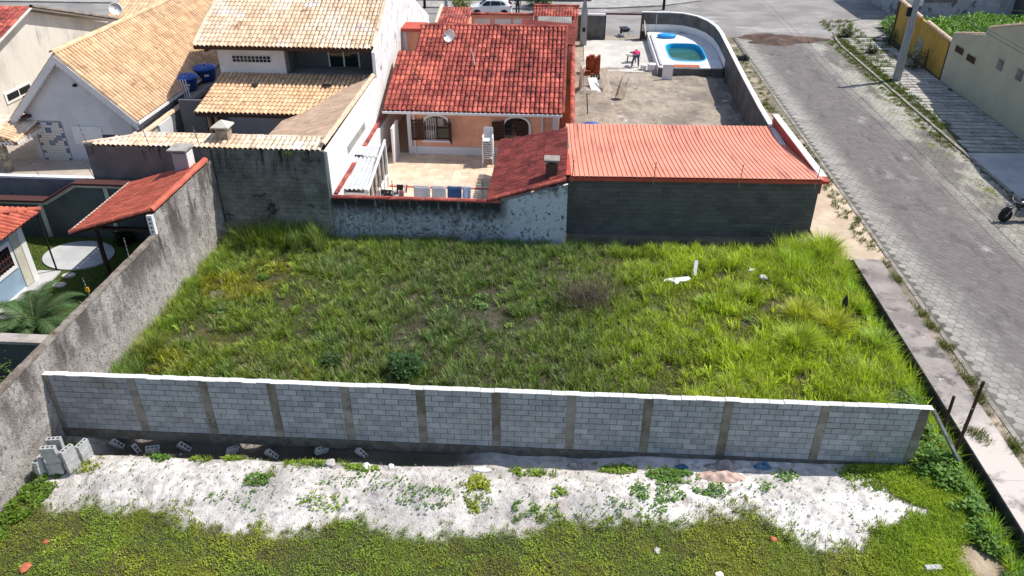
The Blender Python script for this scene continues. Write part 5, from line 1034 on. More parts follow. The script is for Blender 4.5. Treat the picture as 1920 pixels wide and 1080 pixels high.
for k in range(9):
    o = MB().obox((0,0,0), (.42,.2,.2)).build('dark_block', M['greywall'], label='dark building block of the heap on the verge outside the yard wall', cat='block', group='heap of dark blocks on the verge'); o.location = (12.5+.45*(k % 3)+random.uniform(-.1,.1), 59.2+.4*((k//3) % 2)+random.uniform(-.15,.15), .54+.2*(k//6)); o.rotation_euler = (random.uniform(-.3,.3), random.uniform(-.3,.3), random.uniform(0,3))
def water_tank(label, x, y, z, s=1.0, stand=True):
    t = thing('water_tank', label, 'water tank', (x, y, z), 0, 'blue water tanks')
    MB().lathe([(.50*s,0),(.56*s,.1*s),(.66*s,.7*s),(.70*s,.78*s)], (0,0,0), 24).build('barrel', M['tank'], t, True, smooth=True)
    MB().lathe([(.77*s,.76*s),(.77*s,.82*s),(.62*s,.90*s),(.3*s,.98*s),(.12*s,1.0*s),(.1*s,1.06*s),(.01,1.06*s)], (0,0,0), 24, mod=lambda r, k: (.03*s if (k % 3) else -.01) if .2*s < r < .7*s else 0).build('lid', M['tanklid'], t, True)
    MB().obox((.30*s,-.55*s,.45*s), (.3*s,.02,.12*s), (R(-12),0,R(28))).build('white_mark', M['white'], t, True)
    return t
water_tank('front blue water tank beside the steep tan roof', -21.3, 42.0, 2.75, .9); water_tank('rear blue water tank beside the steep tan roof', -20.95, 43.8, 2.78, .9)
water_tank('blue water tank with a fluted lid on the sand behind the metal roofed shed', 1.5, 42.3, .4, .82)
tbs = thing('tank_platform', 'concrete slab and wall carrying the two blue water tanks', 'platform', (-21.2, 42.5, .8)); MB().box(-22.2, -20.4, 40.6, 44.6, 2.5, 2.72).build('slab', M['concrete'], tbs); MB().box(-21.6, -20.98, 36.3, 44.6, 2.2, 2.32).build('ledge', M['concrete'], tbs)
for x, y in ((-20.5, 40.8), (-20.5, 44.3)): MB().box(x-.1, x+.1, y-.1, y+.1, .3, 2.5).build('pier', M['concrete'], tbs)
for k in range(3): MB().tube([(-20.9+.15*k, 40.7, 2.6), (-21.2+.15*k, 41.1, 3.6)], .03, 6).build('pipe', M['plinth'], tbs)
def dish(label, x, y, z, r, az):
    t = thing('satellite_dish', label, 'dish', (x, y, z), az); ax = Matrix.Rotation(R(62), 3, 'X')
    MB().lathe([(.01,-.10*r),(.35*r,-.085*r),(.7*r,-.03*r),(r,.06*r),(r*1.01,.04*r)], (0,-.12,.55), 24, ax=ax).build('reflector', M['plastic'], t, True, smooth=True)
    MB().tube([(0,0,0),(0,0,.5),(0,-.1,.55)], .03, 6).build('mast', M['steel'], t, True); MB().tube([(0,-.15,.2),(0,-.55,.62)], .012, 5).build('feed_arm', M['steel'], t, True); MB().obox((0,-.55,.65), (.07,.1,.07)).build('feed_horn', M['dark'], t, True)
dish('white satellite dish on the red tile roof of the peach house', -6.6, 44.5, 4.85, .36, R(-25)); dish('white satellite dish behind the steep tan roof, top left', -32.2, 55.5, 3.7, .45, R(30))
ro = thing('roof_mast', 'thin bent mast in the middle of the red tile roof', 'mast', (-5.0, 42.6, 4.15)); MB().tube([(0,0,0),(-.1,.2,.5),(-.25,.3,.9)], .02, 5).build('rod', M['plinth'], ro, True); MB().obox((0,0,.05), (.12,.12,.16)).build('base', M['darkwood'], ro, True)
# patio chairs
def chair_parts(t):
    m = MB(); [m.obox((0,-.02+.0*k,.44), (.46,.44,.03)) for k in range(1)]; m.build('seat', M['plastic'], t, True)
    m = MB(); [m.obox((-.15+.075*k,.265,.73), (.035,.025,.5), (R(-12),0,0)) for k in range(5)]; m.obox((0,.33,.98), (.46,.03,.08), (R(-12),0,0)); m.obox((-.22,.27,.75), (.05,.03,.5), (R(-12),0,0)); m.obox((.22,.27,.75), (.05,.03,.5), (R(-12),0,0)); m.obox((0,.2,.48), (.46,.03,.05), (R(-12),0,0)); m.build('backrest', M['plastic'], t, True)
    for sx in (-1, 1):
        MB().obox((sx*.25,.0,.64), (.06,.46,.03)).build('armrest', M['plastic'], t, True)
        for sy in (-1, 1): MB().tube([(sx*.25,sy*.22,.64 if sy < 0 else .5),(sx*.27,sy*.26,0)], .025, 5).build('leg', M['plastic'], t, True)
for k in range(9):
    t = thing('plastic_chair', 'white plastic chair in the tall patio stack, '+('lowest', 'second from the ground', 'third from the ground', 'fourth from the ground', 'middle one', 'fourth from the top', 'third from the top', 'second from the top', 'topmost with its whole back showing')[k], 'chair', (-3.92, 38.1+.008*k, .3+k*.115), 0, 'stacked white plastic chairs'); chair_parts(t)
# laundry on lines
cl = thing('clothes_line', 'wire clothes line with two posts across the patio', 'clothes line', (-6.5, 32.3, .3))
for x in (-8.3, -3.6): MB().tube([(x, 32.4, .3), (x, 32.4, 2.0)], .025, 6).build('post', M['steel'], cl)
for y, z in ((32.3, 1.62), (32.55, 1.62)): MB().tube([(-8.3, y, z), (-3.6, y, z)], .008, 4).build('line', M['plinth'], cl)
def hang(label, x0, x1, y, z1, dz, mt, k=3, name='towel'):
    nx_, nz_ = 10, 8; us = np.linspace(0, 1, nx_); vs = np.linspace(0, 1, nz_); Ug, Vg = np.meshgrid(us, vs)
    X = x0+(x1-x0)*Ug; Z = z1-dz*Vg-.02*np.sin(math.pi*Ug); Y = y-.25*Vg+.03*Vg*np.sin(Ug*k*3.1+x0)
    ii = np.arange(nx_*nz_).reshape(nz_, nx_); q = np.stack((ii[:-1,:-1].ravel(), ii[:-1,1:].ravel(), ii[1:,1:].ravel(), ii[1:,:-1].ravel()), 1)
    o = link(name, np_mesh(name, np.stack((X, Y, Z), -1).reshape(-1, 3), q, None, mt, smooth=True), label=label, cat='laundry', group='laundry drying on the patio'); o.modifiers.new('thick', 'SOLIDIFY').thickness = .012
hang('grey-white sheet on the clothes line, left of the pair', -6.75, -6.0, 32.3, 1.6, .95, M['cloth']); hang('grey-white sheet on the clothes line, right of the pair', -5.92, -5.28, 32.3, 1.6, .95, M['cloth'], 4)
hang('blue towel on the clothes line', -5.2, -4.55, 32.3, 1.62, 1.0, M['bluecloth']); hang('pale blue cloth at the right end of the clothes line', -4.5, -4.12, 32.3, 1.62, .5, M['lightblue'])
hang('black shirt at the left of the clothes line', -7.55, -7.25, 32.4, 1.6, .45, M['blackcloth'], 2, 'shirt'); hang('small dark sock beside the black shirt', -7.18, -7.05, 32.4, 1.6, .3, M['stripes'], 2, 'sock')
hang('red striped rug hung low behind the boundary wall', -8.2, -7.95, 31.0, 1.95, .6, M['stripes'], 2, 'rug'); hang('black and white rug hung low behind the boundary wall', -7.94, -7.2, 31.0, 1.95, .6, mat('bwrug', (.02,.02,.02), (.6,.6,.62), 2.6, rg=(.48,.52)), 2, 'rug')
hang('striped red and grey rug hung low next to the black and white one', -7.18, -6.9, 31.0, 1.95, .6, M['stripes'], 2, 'rug')
# ================================================================== LOOSE THINGS ROUND THE LOT
def hollow_block(name='concrete_block'):
    sx, sy, sz = .39, .14, .19; bm = MB(); holes = [(-.165+.0, -.06), (-.04+.0, .06+.0)]
    xs_ = [-.195,-.165,-.07,-.045,.045,.07,.165,.195]; ys_ = [-.07,-.042,.042,.07]
    for i in range(7):
        for j in range(3):
            if j == 1 and i in (1, 3, 5): continue
            bm.box(xs_[i], xs_[i+1], ys_[j], ys_[j+1], 0, sz)
    bm.box(-.17, .17, -.05, .05, 0, .05); return bm.mesh(name, M['freshblock'])
hb = hollow_block(); random.seed(4); S_ = []
zz = -.02
for lv in range(5): S_.append((-14.05, 15.28, zz+.195*lv, R(12), 'stack of hollow blocks, front column'))
for lv in range(3): S_.append((-14.42, 15.2, zz+.195*lv, R(85), 'stack of hollow blocks, short left column'))
for lv in range(5): S_.append((-14.12, 15.62, zz+.195*lv, R(8), 'stack of hollow blocks, back column'))
for lv in range(4): S_.append((-13.68, 15.45, zz+.195*lv, R(72), 'stack of hollow blocks, right column'))
for lv in range(3): S_.append((-13.55, 15.9, zz+.195*lv, R(80), 'stack of hollow blocks, far right column'))
lvn = ['lowest', 'second', 'third', 'fourth', 'fifth']; cnt = {}
for x, y, z, rz, lb in S_:
    k = cnt.get(lb, 0); cnt[lb] = k+1; o = link('concrete_block', hb, label='grey hollow concrete block, %s in the %s by the left wall' % (lvn[k], lb.replace('stack of hollow blocks, ', '')), cat='block', group='hollow blocks piled by the stucco wall'); o.location = (x+random.uniform(-.02,.02), y+random.uniform(-.02,.02), z); o.rotation_euler.z = rz+random.uniform(-.04,.04)
for i, (x, rz, ry, lb) in enumerate(((-13.25, .3, .9, 'first'), (-12.55, -.2, 1.1, 'second'), (-12.0, .5, .2, 'third'), (-11.15, .1, .8, 'fourth'), (-9.6, 1.2, .4, 'fifth'), (-8.4, .2, .9, 'sixth'), (-6.9, .8, .3, 'seventh'), (-5.7, .1, 1.0, 'eighth'))):
    o = link('concrete_block', hb, label='tumbled concrete block under the base beam, %s from the left' % lb, cat='block', group='tumbled blocks under the new wall'); yb = wy(x)-.10-.1*(i % 3); o.location = (x, yb, float(tz(x, yb))+.06); o.rotation_euler = (ry*.5, ry, rz)
o = link('concrete_block', hb, label='single grey concrete block in the grass at the bottom right', cat='block'); o.location = (9.45, 13.45, float(tz(9.45, 13.45))+.2); o.rotation_euler = (math.pi, 0, .12)
def lumps(name, label, cat, x, y, rx, ry, h, mt, seed, rough=.5, group=None):
    n = 26; us = np.linspace(-1, 1, n); Ug, Vg = np.meshgrid(us, us); r = np.sqrt(Ug**2+Vg**2); X = x+Ug*rx; Y = y+Vg*ry
    Z = tz(X.ravel(), Y.ravel()).reshape(X.shape)-.03+h*np.clip(1-r**2, -.2, 1)*(1-rough+2*rough*fbm(X.ravel(), Y.ravel(), max(rx, ry)*(.22 if name == 'rag' else .35), seed).reshape(X.shape))
    ii = np.arange(n*n).reshape(n, n); q = np.stack((ii[:-1,:-1].ravel(), ii[:-1,1:].ravel(), ii[1:,1:].ravel(), ii[1:,:-1].ravel()), 1)
    keep = (r.ravel()[q].max(1) < 1.0); q = q[keep]
    link(name, np_mesh(name, np.stack((X, Y, Z), -1).reshape(-1, 3), q, None, mt, smooth=True), label=label, cat=cat, group=group)
lumps('ash_heap', 'grey burnt ash heap in the grass near the left wall', 'ash', -13.4, 25.1, .45, .42, .16, M['ash'], 3)
lumps('rag', 'crumpled pale pink rag in the sun at the wall base', 'rag', 4.75, 16.3, .75, .3, .16, M['pinkrag'], 5, .9); lumps('rag', 'grey-pink rag heap in the shade right at the wall foot', 'rag', 4.9, 16.72, .6, .16, .22, M['greyrag'], 6, .9)
lumps('rag', 'small blue rag at the wall foot left of the rag heap', 'rag', 3.7, 16.62, .22, .12, .16, M['bluerag'], 7, .9); lumps('rag', 'blue plastic rag at the wall foot right of the rag heap', 'rag', 6.0, 16.78, .28, .14, .2, M['bluerag'], 8, .9); lumps('rag', 'grey rag bundle at the wall foot further left', 'rag', .75, 16.62, .35, .15, .24, M['greyrag'], 9, .9)
random.seed(12)
def rock(label, x, y, s, mt, name='rock', cat='rock', z=None, sc_=(1,1,.6)):
    bm = bmesh.new(); bmesh.ops.create_icosphere(bm, subdivisions=2, radius=s)
    for v in bm.verts: v.co *= random.uniform(.8, 1.15); v.co.x *= sc_[0]; v.co.y *= sc_[1]; v.co.z *= sc_[2]
    me = bpy.data.meshes.new(name); bm.to_mesh(me); bm.free(); me.materials.append(mt); o = link(name, me, label=label, cat=cat); o.location = (x, y, float(tz(x, y))+s*.3 if z is None else z)
rock('pale angular rubble piece at the ditch edge, below the fifth pillar', -6.35, 16.05, .16, M['stone']); rock('bright white stone at the ditch edge near the middle', -5.3, 16.0, .14, M['foam']); rock('small white stone right of the bright white one', -4.6, 16.1, .09, M['foam'])
rock('white stones cluster at the wall foot near the centre', -2.0, 16.1, .12, M['foam'], sc_=(2.2,.8,.5)); rock('grey lump of clay in the ditch, left part', -9.0, 16.3, .15, M['ash'])
rock('orange brick fragment in the lawn at the bottom left', -13.05, 12.1, .14, M['clay'], 'brick_fragment', 'brick', sc_=(1,1.2,.4)); rock('small orange brick crumb in the lawn above the larger fragment', -13.0, 12.9, .07, M['clay'], 'brick_fragment', 'brick'); rock('pale stone lying in the front lawn right of centre', 2.75, 13.65, .1, M['stone'], sc_=(.8,1.2,.4))
rock('white foam scrap at the bottom edge of the lawn', 4.2, 12.95, .11, M['foam'], 'foam_scrap', 'scrap'); rock('pinkish stone in the lawn edge at the lower right', 5.75, 14.15, .09, M['clay'])
def chunk(name, label, cat, pts, z0, dz, mt):
    x, y = pts[0]; zb = float(tz(x, y))+z0; MB().prism([(a, b, zb) for a, b in pts], (.02,.03,dz)).build(name, mt, label=label, cat=cat, bevel=.015)
chunk('foam_board', 'large jagged white foam board lying in the grass', 'foam', [(4.1,26.58),(4.3,26.66),(4.48,26.6),(4.56,26.42),(4.68,26.46),(4.72,26.64),(4.98,26.68),(5.2,26.86),(5.12,27.0),(4.9,26.96),(4.62,26.88),(4.4,26.84),(4.16,26.74)], .26, .05, M['foam'])
MB().obox((5.45, 27.5, float(tz(5.45,27.5))+.42), (.14,.08,.62), (R(-35),R(8),0)).build('foam_strip', M['foam'], label='upright white foam strip beside the jagged foam board', cat='foam')
chunk('foam_scrap', 'small white scrap in the grass right of the foam board', 'scrap', [(7.55,27.5),(7.85,27.6),(7.8,27.75),(7.6,27.68)], .3, .05, M['foam']); chunk('stone_slab', 'pale pink stone slab in the right-hand grass', 'stone', [(7.9,27.0),(8.2,26.95),(8.15,27.25),(7.95,27.25)], .28, .08, M['stone'])
MB().prism([(10.5,25.0,.35),(10.75,25.1,.38),(10.7,25.15,.75),(10.58,25.1,.95),(10.48,25.05,.7)], (.01,.03,0)).build('black_plastic', M['rubber'], label='torn black plastic sheet caught upright in the right-hand grass', cat='plastic')
# posts beside the near wall
for lb, a, b, r in (('taller dark wooden post standing past the right end of the block wall', (11.36, 17.25, -.3), (11.44, 17.3, 3.07), .055), ('shorter dark wooden post behind the taller one', (11.42, 18.2, -.3), (11.45, 18.3, 1.75), .055)): MB().tube([a, ((a[0]+b[0])/2+.02, (a[1]+b[1])/2, (a[2]+b[2])/2), b], r, 7, r*.8).build('wooden_post', M['darkwood'], label=lb, cat='post', group='wooden posts at the wall end')
MB().tube([(10.35, 17.2, 2.1), (11.72, 17.05, .02)], .06, 4).build('leaning_beam', M['steel'], label='grey squared beam leaning down from the right end of the block wall', cat='beam')
MB().tube([(11.38, 17.2, 2.2), (11.2, 17.15, 2.22)], .012, 4).build('nail', M['steel'], label='bright nail sticking out of the taller wooden post', cat='nail')
# electric fence rods
def rod(label, p, q, yellow=False):
    t = thing('fence_rod', label, 'rod', p, 0, 'electric fence rods'); d = Vector(q)-Vector(p); MB().tube([(0,0,0), tuple(d)], .016, 5).build('shaft', M['steel'], t, True)
    for k in range(4): c = d*(.35+.2*k); MB().lathe([(.015,-.02),(.03,0),(.015,.02)], tuple(c), 6).build('insulator', M['dark'], t, True)
    if yellow: MB().obox(tuple(d*.4), (.12,.04,.16)).build('warning_plate', mat('wplate', (.65,.33,.02)), t, True)
rod('thin white electric fence rod on the stucco wall below the garden shelter', (-14.9, 22.6, 2.86), (-14.95, 22.7, 3.6)); rod('electric fence rod with a yellow plate on the stucco wall', (-14.9, 20.05, 2.86), (-14.98, 20.1, 3.55), True)
for x, w_ in ((.4, 'first'), (3.75, 'second'), (7.25, 'third'), (10.3, 'fourth')): rod('electric fence rod on the shed eave, %s from the left' % w_, (x, 30.06, 2.95), (x+.04, 30.02, 3.95))
for x, w_ in ((-20.1, 'left end'), (-17.4, 'second from the left'), (-15.2, 'third from the left')): rod('electric fence rod on the narrow pale tiled roof, '+w_, (x, 29.95, 4.0), (x-.12, 29.9, 5.0))
rod('electric fence rod on the low red tiled wall near the white wall', (-9.85, 30.03, 2.0), (-9.95, 30.0, 2.9)); rod('electric fence rod on the low red tiled wall by the barbecue lean-to', (-3.35, 30.03, 2.0), (-3.35, 30.03, 3.0)); rod('electric fence rod in the middle of the low red tiled wall', (-7.2, 30.03, 2.0), (-7.2, 30.03, 2.8))
rod('electric fence rod on the white capped grey wall, far left', (-23.0, 30.3, 2.44), (-23.1, 30.2, 3.3)); rod('electric fence rod on the white capped grey wall by the old block wall', (-20.5, 30.3, 2.44), (-20.7, 30.2, 3.35))

# ================================================================== PLANTS
def blades(x, y, z, h, w, az, lean, col):
    """curved three-triangle grass blades as arrays -> verts, quads, tris, colours"""
    n = len(x); dx, dy = np.cos(az), np.sin(az); px_, py_ = -dy*w/2, dx*w/2
    def P(t, zf, wf): return np.stack((x+dx*lean*h*t+px_*wf, y+dy*lean*h*t+py_*wf, z+h*zf), 1)
    zf = np.sqrt(np.clip(1-lean**2*.55, .1, 1))
    v = np.stack((P(0,0,-1), P(0,0,1), P(.38,.62*zf,.85), P(.38,.62*zf,-.85), P(1,zf*(1-.12*lean),0)), 1).reshape(-1, 3)
    b = np.arange(n)*5; q = np.stack((b, b+1, b+2, b+3), 1); t = np.stack((b+3, b+2, b+4), 1)
    return v, q, t, np.repeat(col, 5, 0)
def leaves(x, y, z, s, az, tilt, col, asp=.55):
    n = len(x); d = np.stack((np.cos(az)*np.cos(tilt), np.sin(az)*np.cos(tilt), np.sin(tilt)), 1); p = np.stack((-np.sin(az), np.cos(az), np.zeros(n)), 1)
    c = np.stack((x, y, z), 1); s = s[:, None]
    v = np.stack((c, c+d*s*.5+p*s*asp*.5+[0,0,.0], c+d*s, c+d*s*.5-p*s*asp*.5), 1).reshape(-1, 3); b = np.arange(n)*4
    return v, np.stack((b, b+1, b+2, b+3), 1), None, np.repeat(col, 4, 0)
def join(name, packs, mt, parent=None, **k):
    V, Q, T, C = [], [], [], []; n = 0
    for v, q, t, c in packs:
        V.append(v); Q.append(q+n); C.append(c)
        if t is not None: T.append(t+n)
        n += len(v)
    return link(name, np_mesh(name, np.concatenate(V), np.concatenate(Q), np.concatenate(T) if T else None, mt, np.concatenate(C)), parent, **k)
U = lambda a, b, n: rng.uniform(a, b, n)
def tufts(cx, cy, nb, hh, spread, wd, colf, lean=(.25, .95), zf=None):
    cx = np.repeat(cx, nb); cy = np.repeat(cy, nb); hh = np.repeat(hh, nb); sp = np.repeat(spread, nb) if np.ndim(spread) else spread; n = len(cx)
    az = U(0, 2*np.pi, n); rr = np.sqrt(U(0, 1, n))*sp; x = cx+rr*np.cos(az); y = cy+rr*np.sin(az)
    x = np.clip(x, -14.72, 1e9) if zf is None else x
    ln_ = U(*lean, n)*(.35+.65*rr/np.maximum(sp, 1e-4)); h = hh*U(.55, 1.1, n); az2 = az+rng.normal(0, .5, n)
    return blades(x, y, (zf or tz)(x, y)-.01, h, wd*U(.7, 1.3, n), az2, ln_, colf(x, y, n))
def mixcol(a, b, t): return a[None]*(1-t[:, None])+b[None]*t[:, None]
A_ = np.array
def lotcol(x, y, n):
    r = sst(.5, 5.5, x+2.5*(fbm(x, y, 2.5, 81)-.5)); mid = np.exp(-((x+3.5)/5.0)**2)
    c = mixcol(A_((.27,.37,.05)), A_((.47,.58,.04)), r)
    c = c*(1-A_((.34,.24,.0))[None]*(mid*(1-r))[:, None])
    ym = .6*sst(.52, .68, fbm(x, y, 1.7, 83))*sst(-5, -9, x)*sst(28.3, 27, y); c = c*(1-ym[:, None])+A_((.44,.40,.025))[None]*ym[:, None]
    bl = sst(.55, .7, fbm(x, y, 1.1, 85))*(1-r)*.6; c = c*(1-bl[:, None])+A_((.18,.29,.09))[None]*bl[:, None]
    dead = rng.random(n) < (.08+.13*mid*(1-r)+.14*sst(.55, .7, fbm(x, y, .9, 45))); c[dead] = A_((.33,.28,.19))[None]*U(.6, 1.2, dead.sum())[:, None]
    return c*(U(.45, 1.45, n)*(.72+.62*fbm(x, y, .45, 87)))[:, None]
packs = []
# short undergrowth all over the lot
n = 230000; x = U(-14.7, 11.9, n); y = U(17.2, 29.95, n); k = (fbm(x, y, .55, 91) > .42-.06*(x > 1)) | (rng.random(n) < .12); k &= ~((x > -13.7) & (x < -8.3) & (y < 17.75)); x, y = x[k], y[k]; n = len(x)
packs.append(blades(x, y, tz(x, y)-.01, U(.06, .17, n)*(1+.5*sst(1, 5, x)), U(.010, .020, n), U(0, 6.283, n), U(.3, 1.1, n), lotcol(x, y, n)*.68))  # tint dimmed to paint the shade in the gaps between tufts
# medium tufts
n = 6500; x = U(-14.6, 11.8, n); y = U(17.25, 29.8, n); d = fbm(x, y, 1.3, 93); k = (d > .40) & ~((x > -13.7) & (x < -8.3) & (y < 17.85)); x, y, d = x[k], y[k], d[k]
hh = (.20+.22*d+.24*sst(2, 6, x)*U(.2, 1, len(x)))*U(.7, 1.4, len(x)); packs.append(tufts(x, y, 26, hh*1.15, .11, .020, lotcol))
# coarse bright tufts that stand out from the rest
n = 1500; x = U(-14.5, 11.7, n); y = U(17.3, 29.6, n); k = fbm(x, y, 1.1, 97) > .46-.05*(x > 2); x, y = x[k], y[k]; packs.append(tufts(x, y, 16, U(.22, .40, len(x))*(1+.4*sst(2, 6, x)), .10, .030, lambda a, b, n: lotcol(a, b, n)*1.25, (.3, 1.05)))
# tall grass along the walls and at the far corner
x = np.concatenate((U(-14.7, -14.0, 240), U(-14.6, 9.4, 330), U(9.2, 11.9, 150), U(9.0, 11.9, 120), U(-14.7, -12.2, 70), U(-13.6, -10.2, 60)))
y = np.concatenate((U(17.2, 29.6, 240), U(28.9, 29.9, 330), U(27.6, 30.1, 150), U(17.5, 27.5, 120), U(17.2, 18.6, 70), U(28.7, 29.8, 60)))
hh = np.concatenate((U(.3, .75, 240), U(.25, .6, 330), U(.55, 1.05, 150), U(.35, .65, 120), U(.4, .8, 70), U(.8, 1.5, 60))); packs.append(tufts(x, y, 36, hh, .14, .016, lambda x, y, n: lotcol(x, y, n)*A_((1.05,1.1,1.0)), (.2, .85)))
x = U(11.35, 11.9, 130); y = U(10, 28.3, 130); packs.append(tufts(x, y, 34, U(.35, .7, 130), .16, .02, lambda a, b, n: lotcol(a, b, n)*A_((.8,1.0,.9)), (.2, .9)))
link_o = join('lot_grass', packs, M['bladem'], label='rough green and straw coloured grass covering the vacant lot', cat='grass', kind='stuff')
# big single clumps on the right half
def clump(label, x, y, r, h, nb, col, wd=.021, dead=.12):
    nb = int(nb*.62)
    def cf(xx, yy, n):
        c = np.tile(A_(col), (n, 1)); dd = rng.random(n) < dead; c[dd] = A_((.34,.27,.12)); return c*U(.65, 1.3, n)[:, None]
    o = join('grass_clump', [tufts(A_([x]), A_([y]), nb, A_([h]), r, wd, cf, (.45, 1.15))], M['bladem'], label=label, cat='grass clump', group='large grass clumps on the right of the lot')
    v = np.zeros(len(o.data.vertices)*3, np.float32); return o
G1 = (.43,.56,.035); G2 = (.52,.57,.04); G3 = (.36,.54,.05)
for a in (('largest pale-tipped grass clump in the right foreground', 8.35, 22.6, .30, 1.0, 1500, G1), ('yellow-green grass clump behind the largest clump', 8.9, 24.6, .34, .85, 1200, G2), ('broad grass clump beside the black plastic', 9.9, 24.0, .34, .8, 1000, G2), ('bright grass clump left of the largest clump', 6.6, 22.0, .22, .55, 600, G1), ('grass clump in the middle of the bright right-hand grass', 7.4, 25.9, .25, .7, 800, G1), ('fine bright grass clump near the foam board', 5.6, 25.3, .28, .5, 700, G3), ('low grass clump near the new wall, right of centre', 5.6, 20.4, .22, .5, 600, G1), ('drooping grass clump at the pavement edge', 11.2, 22.9, .3, .75, 900, G3), ('tall dense grass clump at the shed corner', 11.0, 29.4, .42, 1.15, 1700, G1), ('dense grass clump left of the shed corner one', 9.6, 28.6, .35, .85, 1000, G3), ('grass clump by the pavement end slab', 11.45, 27.7, .28, .8, 900, G1), ('grass clump close behind the block wall, far right', 9.8, 19.8, .25, .5, 600, G3), ('tall wispy grass clump in the back left corner', -13.4, 29.0, .35, 1.45, 500, (.18,.25,.04)), ('grass clump against the old block wall beside the corner one', -11.2, 29.2, .3, 1.0, 500, (.19,.25,.04)), ('green grass clump at the left wall near the block wall', -13.9, 18.2, .35, .95, 800, (.22,.30,.05)), ('fine grass clump at the left wall further back', -14.1, 21.0, .3, .8, 700, (.22,.28,.04))): clump(*a)
# dead brush
def stalks(label, name, cat, x, y, r, h, nb, col):
    n = nb; az = U(0, 6.283, n); rr = np.sqrt(U(0, 1, n))*r*(.6+.6*vn(az*2, az*0, 1., 5)); xx = x+rr*np.cos(az); yy = y+rr*np.sin(az)*.8; c = np.tile(A_(col), (n, 1))*U(.5, 1.3, n)[:, None]
    t = thing(name, label, cat, (x, y, 0)); join('stalks', [blades(xx, yy, tz(xx, yy), h*U(.2, 1.1, n), np.full(n, .018), U(0, 6.283, n), U(.1, .9, n), c)], M['bladem'], t)
    m = 420; az = U(0, 6.283, m); rr = np.sqrt(U(0, 1, m))*r*.8*(.5+.8*vn(az*2, az*0, 1., 7)); xx = x+rr*np.cos(az); yy = y+rr*np.sin(az)*.7
    join('twigs', [blades(xx, yy, tz(xx, yy)+U(.25, .9, m)*h, U(.06, .22, m), np.full(m, .012), U(0, 6.283, m), U(.6, 1.3, m), np.tile(A_(col), (m, 1))*U(.5, 1.2, m)[:, None])], M['bladem'], t)
stalks('dry brown dead brush in the middle of the lot', 'dead_brush', 'brush', 1.1, 25.3, 1.25, 1.35, 460, (.22,.175,.13))
# leafy bush builder
def bush(label, name, cat, x, y, z, rx, rz, n, col, s=.10, trunk=True, group=None, pinn=False):
    t = thing(name, label, cat, (x, y, z), 0, group)
    u = rng.normal(size=(n, 3)); u /= np.linalg.norm(u, axis=1)[:, None]; rad = U(.55, 1.0, n)**.5
    lump_ = .45+1.0*vn(u[:, 0]*4+x, u[:, 1]*4+u[:, 2]*3, .9, 95); p = u*(rad*lump_)[:, None]; c = np.tile(A_(col), (n, 1))*U(.6, 1.4, n)[:, None]
    join('crown', [leaves(x+p[:, 0]*rx, y+p[:, 1]*rx, np.maximum(z+rz*.9+p[:, 2]*rz, z+.02), s*U(.6, 1.4, n), U(0, 6.283, n), U(-.4, .9, n), c)], M['leaf'], t)
    if trunk:
        m = MB(); m.tube([(x,y,z-.05),(x,y,z+rz*.9)], rx*.09, 6, rx*.04); [m.tube([(x,y,z+rz*.4),(x+.6*rx*math.cos(a),y+.6*rx*math.sin(a),z+rz*1.1)], rx*.05, 5, rx*.02) for a in (0, 1.3, 2.6, 3.9, 5.2)]; m.build('trunk', M['trunk'], t)
    return t
bush('round dark green leafy bush just behind the block wall', 'leafy_bush', 'bush', -4.95, 20.3, .05, .52, .42, 1500, (.05,.115,.03), .10)
bush('low dark leafy weed patch near the wall left of the round bush', 'leafy_bush', 'bush', -7.6, 20.9, .02, .38, .18, 500, (.06,.12,.035), .09)
bush('light green weed at the right end behind the wall', 'leafy_bush', 'bush', 9.6, 18.6, .1, .5, .3, 900, (.15,.24,.03), .09)
# leafy ground cover right of the block wall, sand plants, front lawn
def scatter(name, label, cat, parts_):
    return join(name, parts_, M['leaf'], label=label, cat=cat, kind='stuff')
def patch(cx, cy, rx, ry, n, s, col, h=.1, seed=0, clip=None):
    a = U(0, 6.283, n); r = np.sqrt(U(0, 1, n)); x = cx+r*rx*np.cos(a); y = cy+r*ry*np.sin(a)
    k = fbm(x, y, .35, 100+seed) > .42
    if clip is not None: k &= clip(x, y)
    x, y = x[k], y[k]; m = len(x); hz = h*U(.1, 1, m)*(1-.6*(((x-cx)/rx)**2+((y-cy)/ry)**2))
    return leaves(x, y, tz(x, y)+np.maximum(hz, .01), s*U(.6, 1.4, m), U(0, 6.283, m), U(-.2, .8, m), np.tile(A_(col), (m, 1))*U(.6, 1.4, m)[:, None], .75)
DG = (.13,.25,.04); MG = (.22,.33,.04); YG = (.30,.35,.03)
P_ = [patch(11.0, 17.6, .95, 1.6, 5000, .11, DG, .55, 1), patch(11.3, 15.6, .7, 1.7, 5000, .10, DG, .4, 2), patch(11.6, 13.2, .55, 1.6, 3500, .09, (.09,.20,.03), .3, 3), patch(11.0, 19.5, .9, 1.2, 2500, .10, (.09,.18,.03), .4, 4), patch(9.4, 16.6, 1.3, .55, 1800, .07, MG, .15, 5), patch(-14.3, 14.6, .45, 1.8, 3500, .08, (.12,.21,.02), .2, 6), patch(-14.3, 16.0, .3, .6, 900, .08, DG, .2, 7)]
for _ in range(46):
    cx, cy = float(U(-14, 11, 1)[0]), float(U(17.8, 29.3, 1)[0]); P_.append(patch(cx, cy, float(U(.15, .45, 1)[0]), float(U(.15, .4, 1)[0]), 160, .085, (DG, MG, (.16,.27,.08))[_ % 3], .22, _))
scatter('weed_cover', 'leafy green weeds at both ends of the block wall and dotted about the lot', 'weeds', P_)
P_ = []
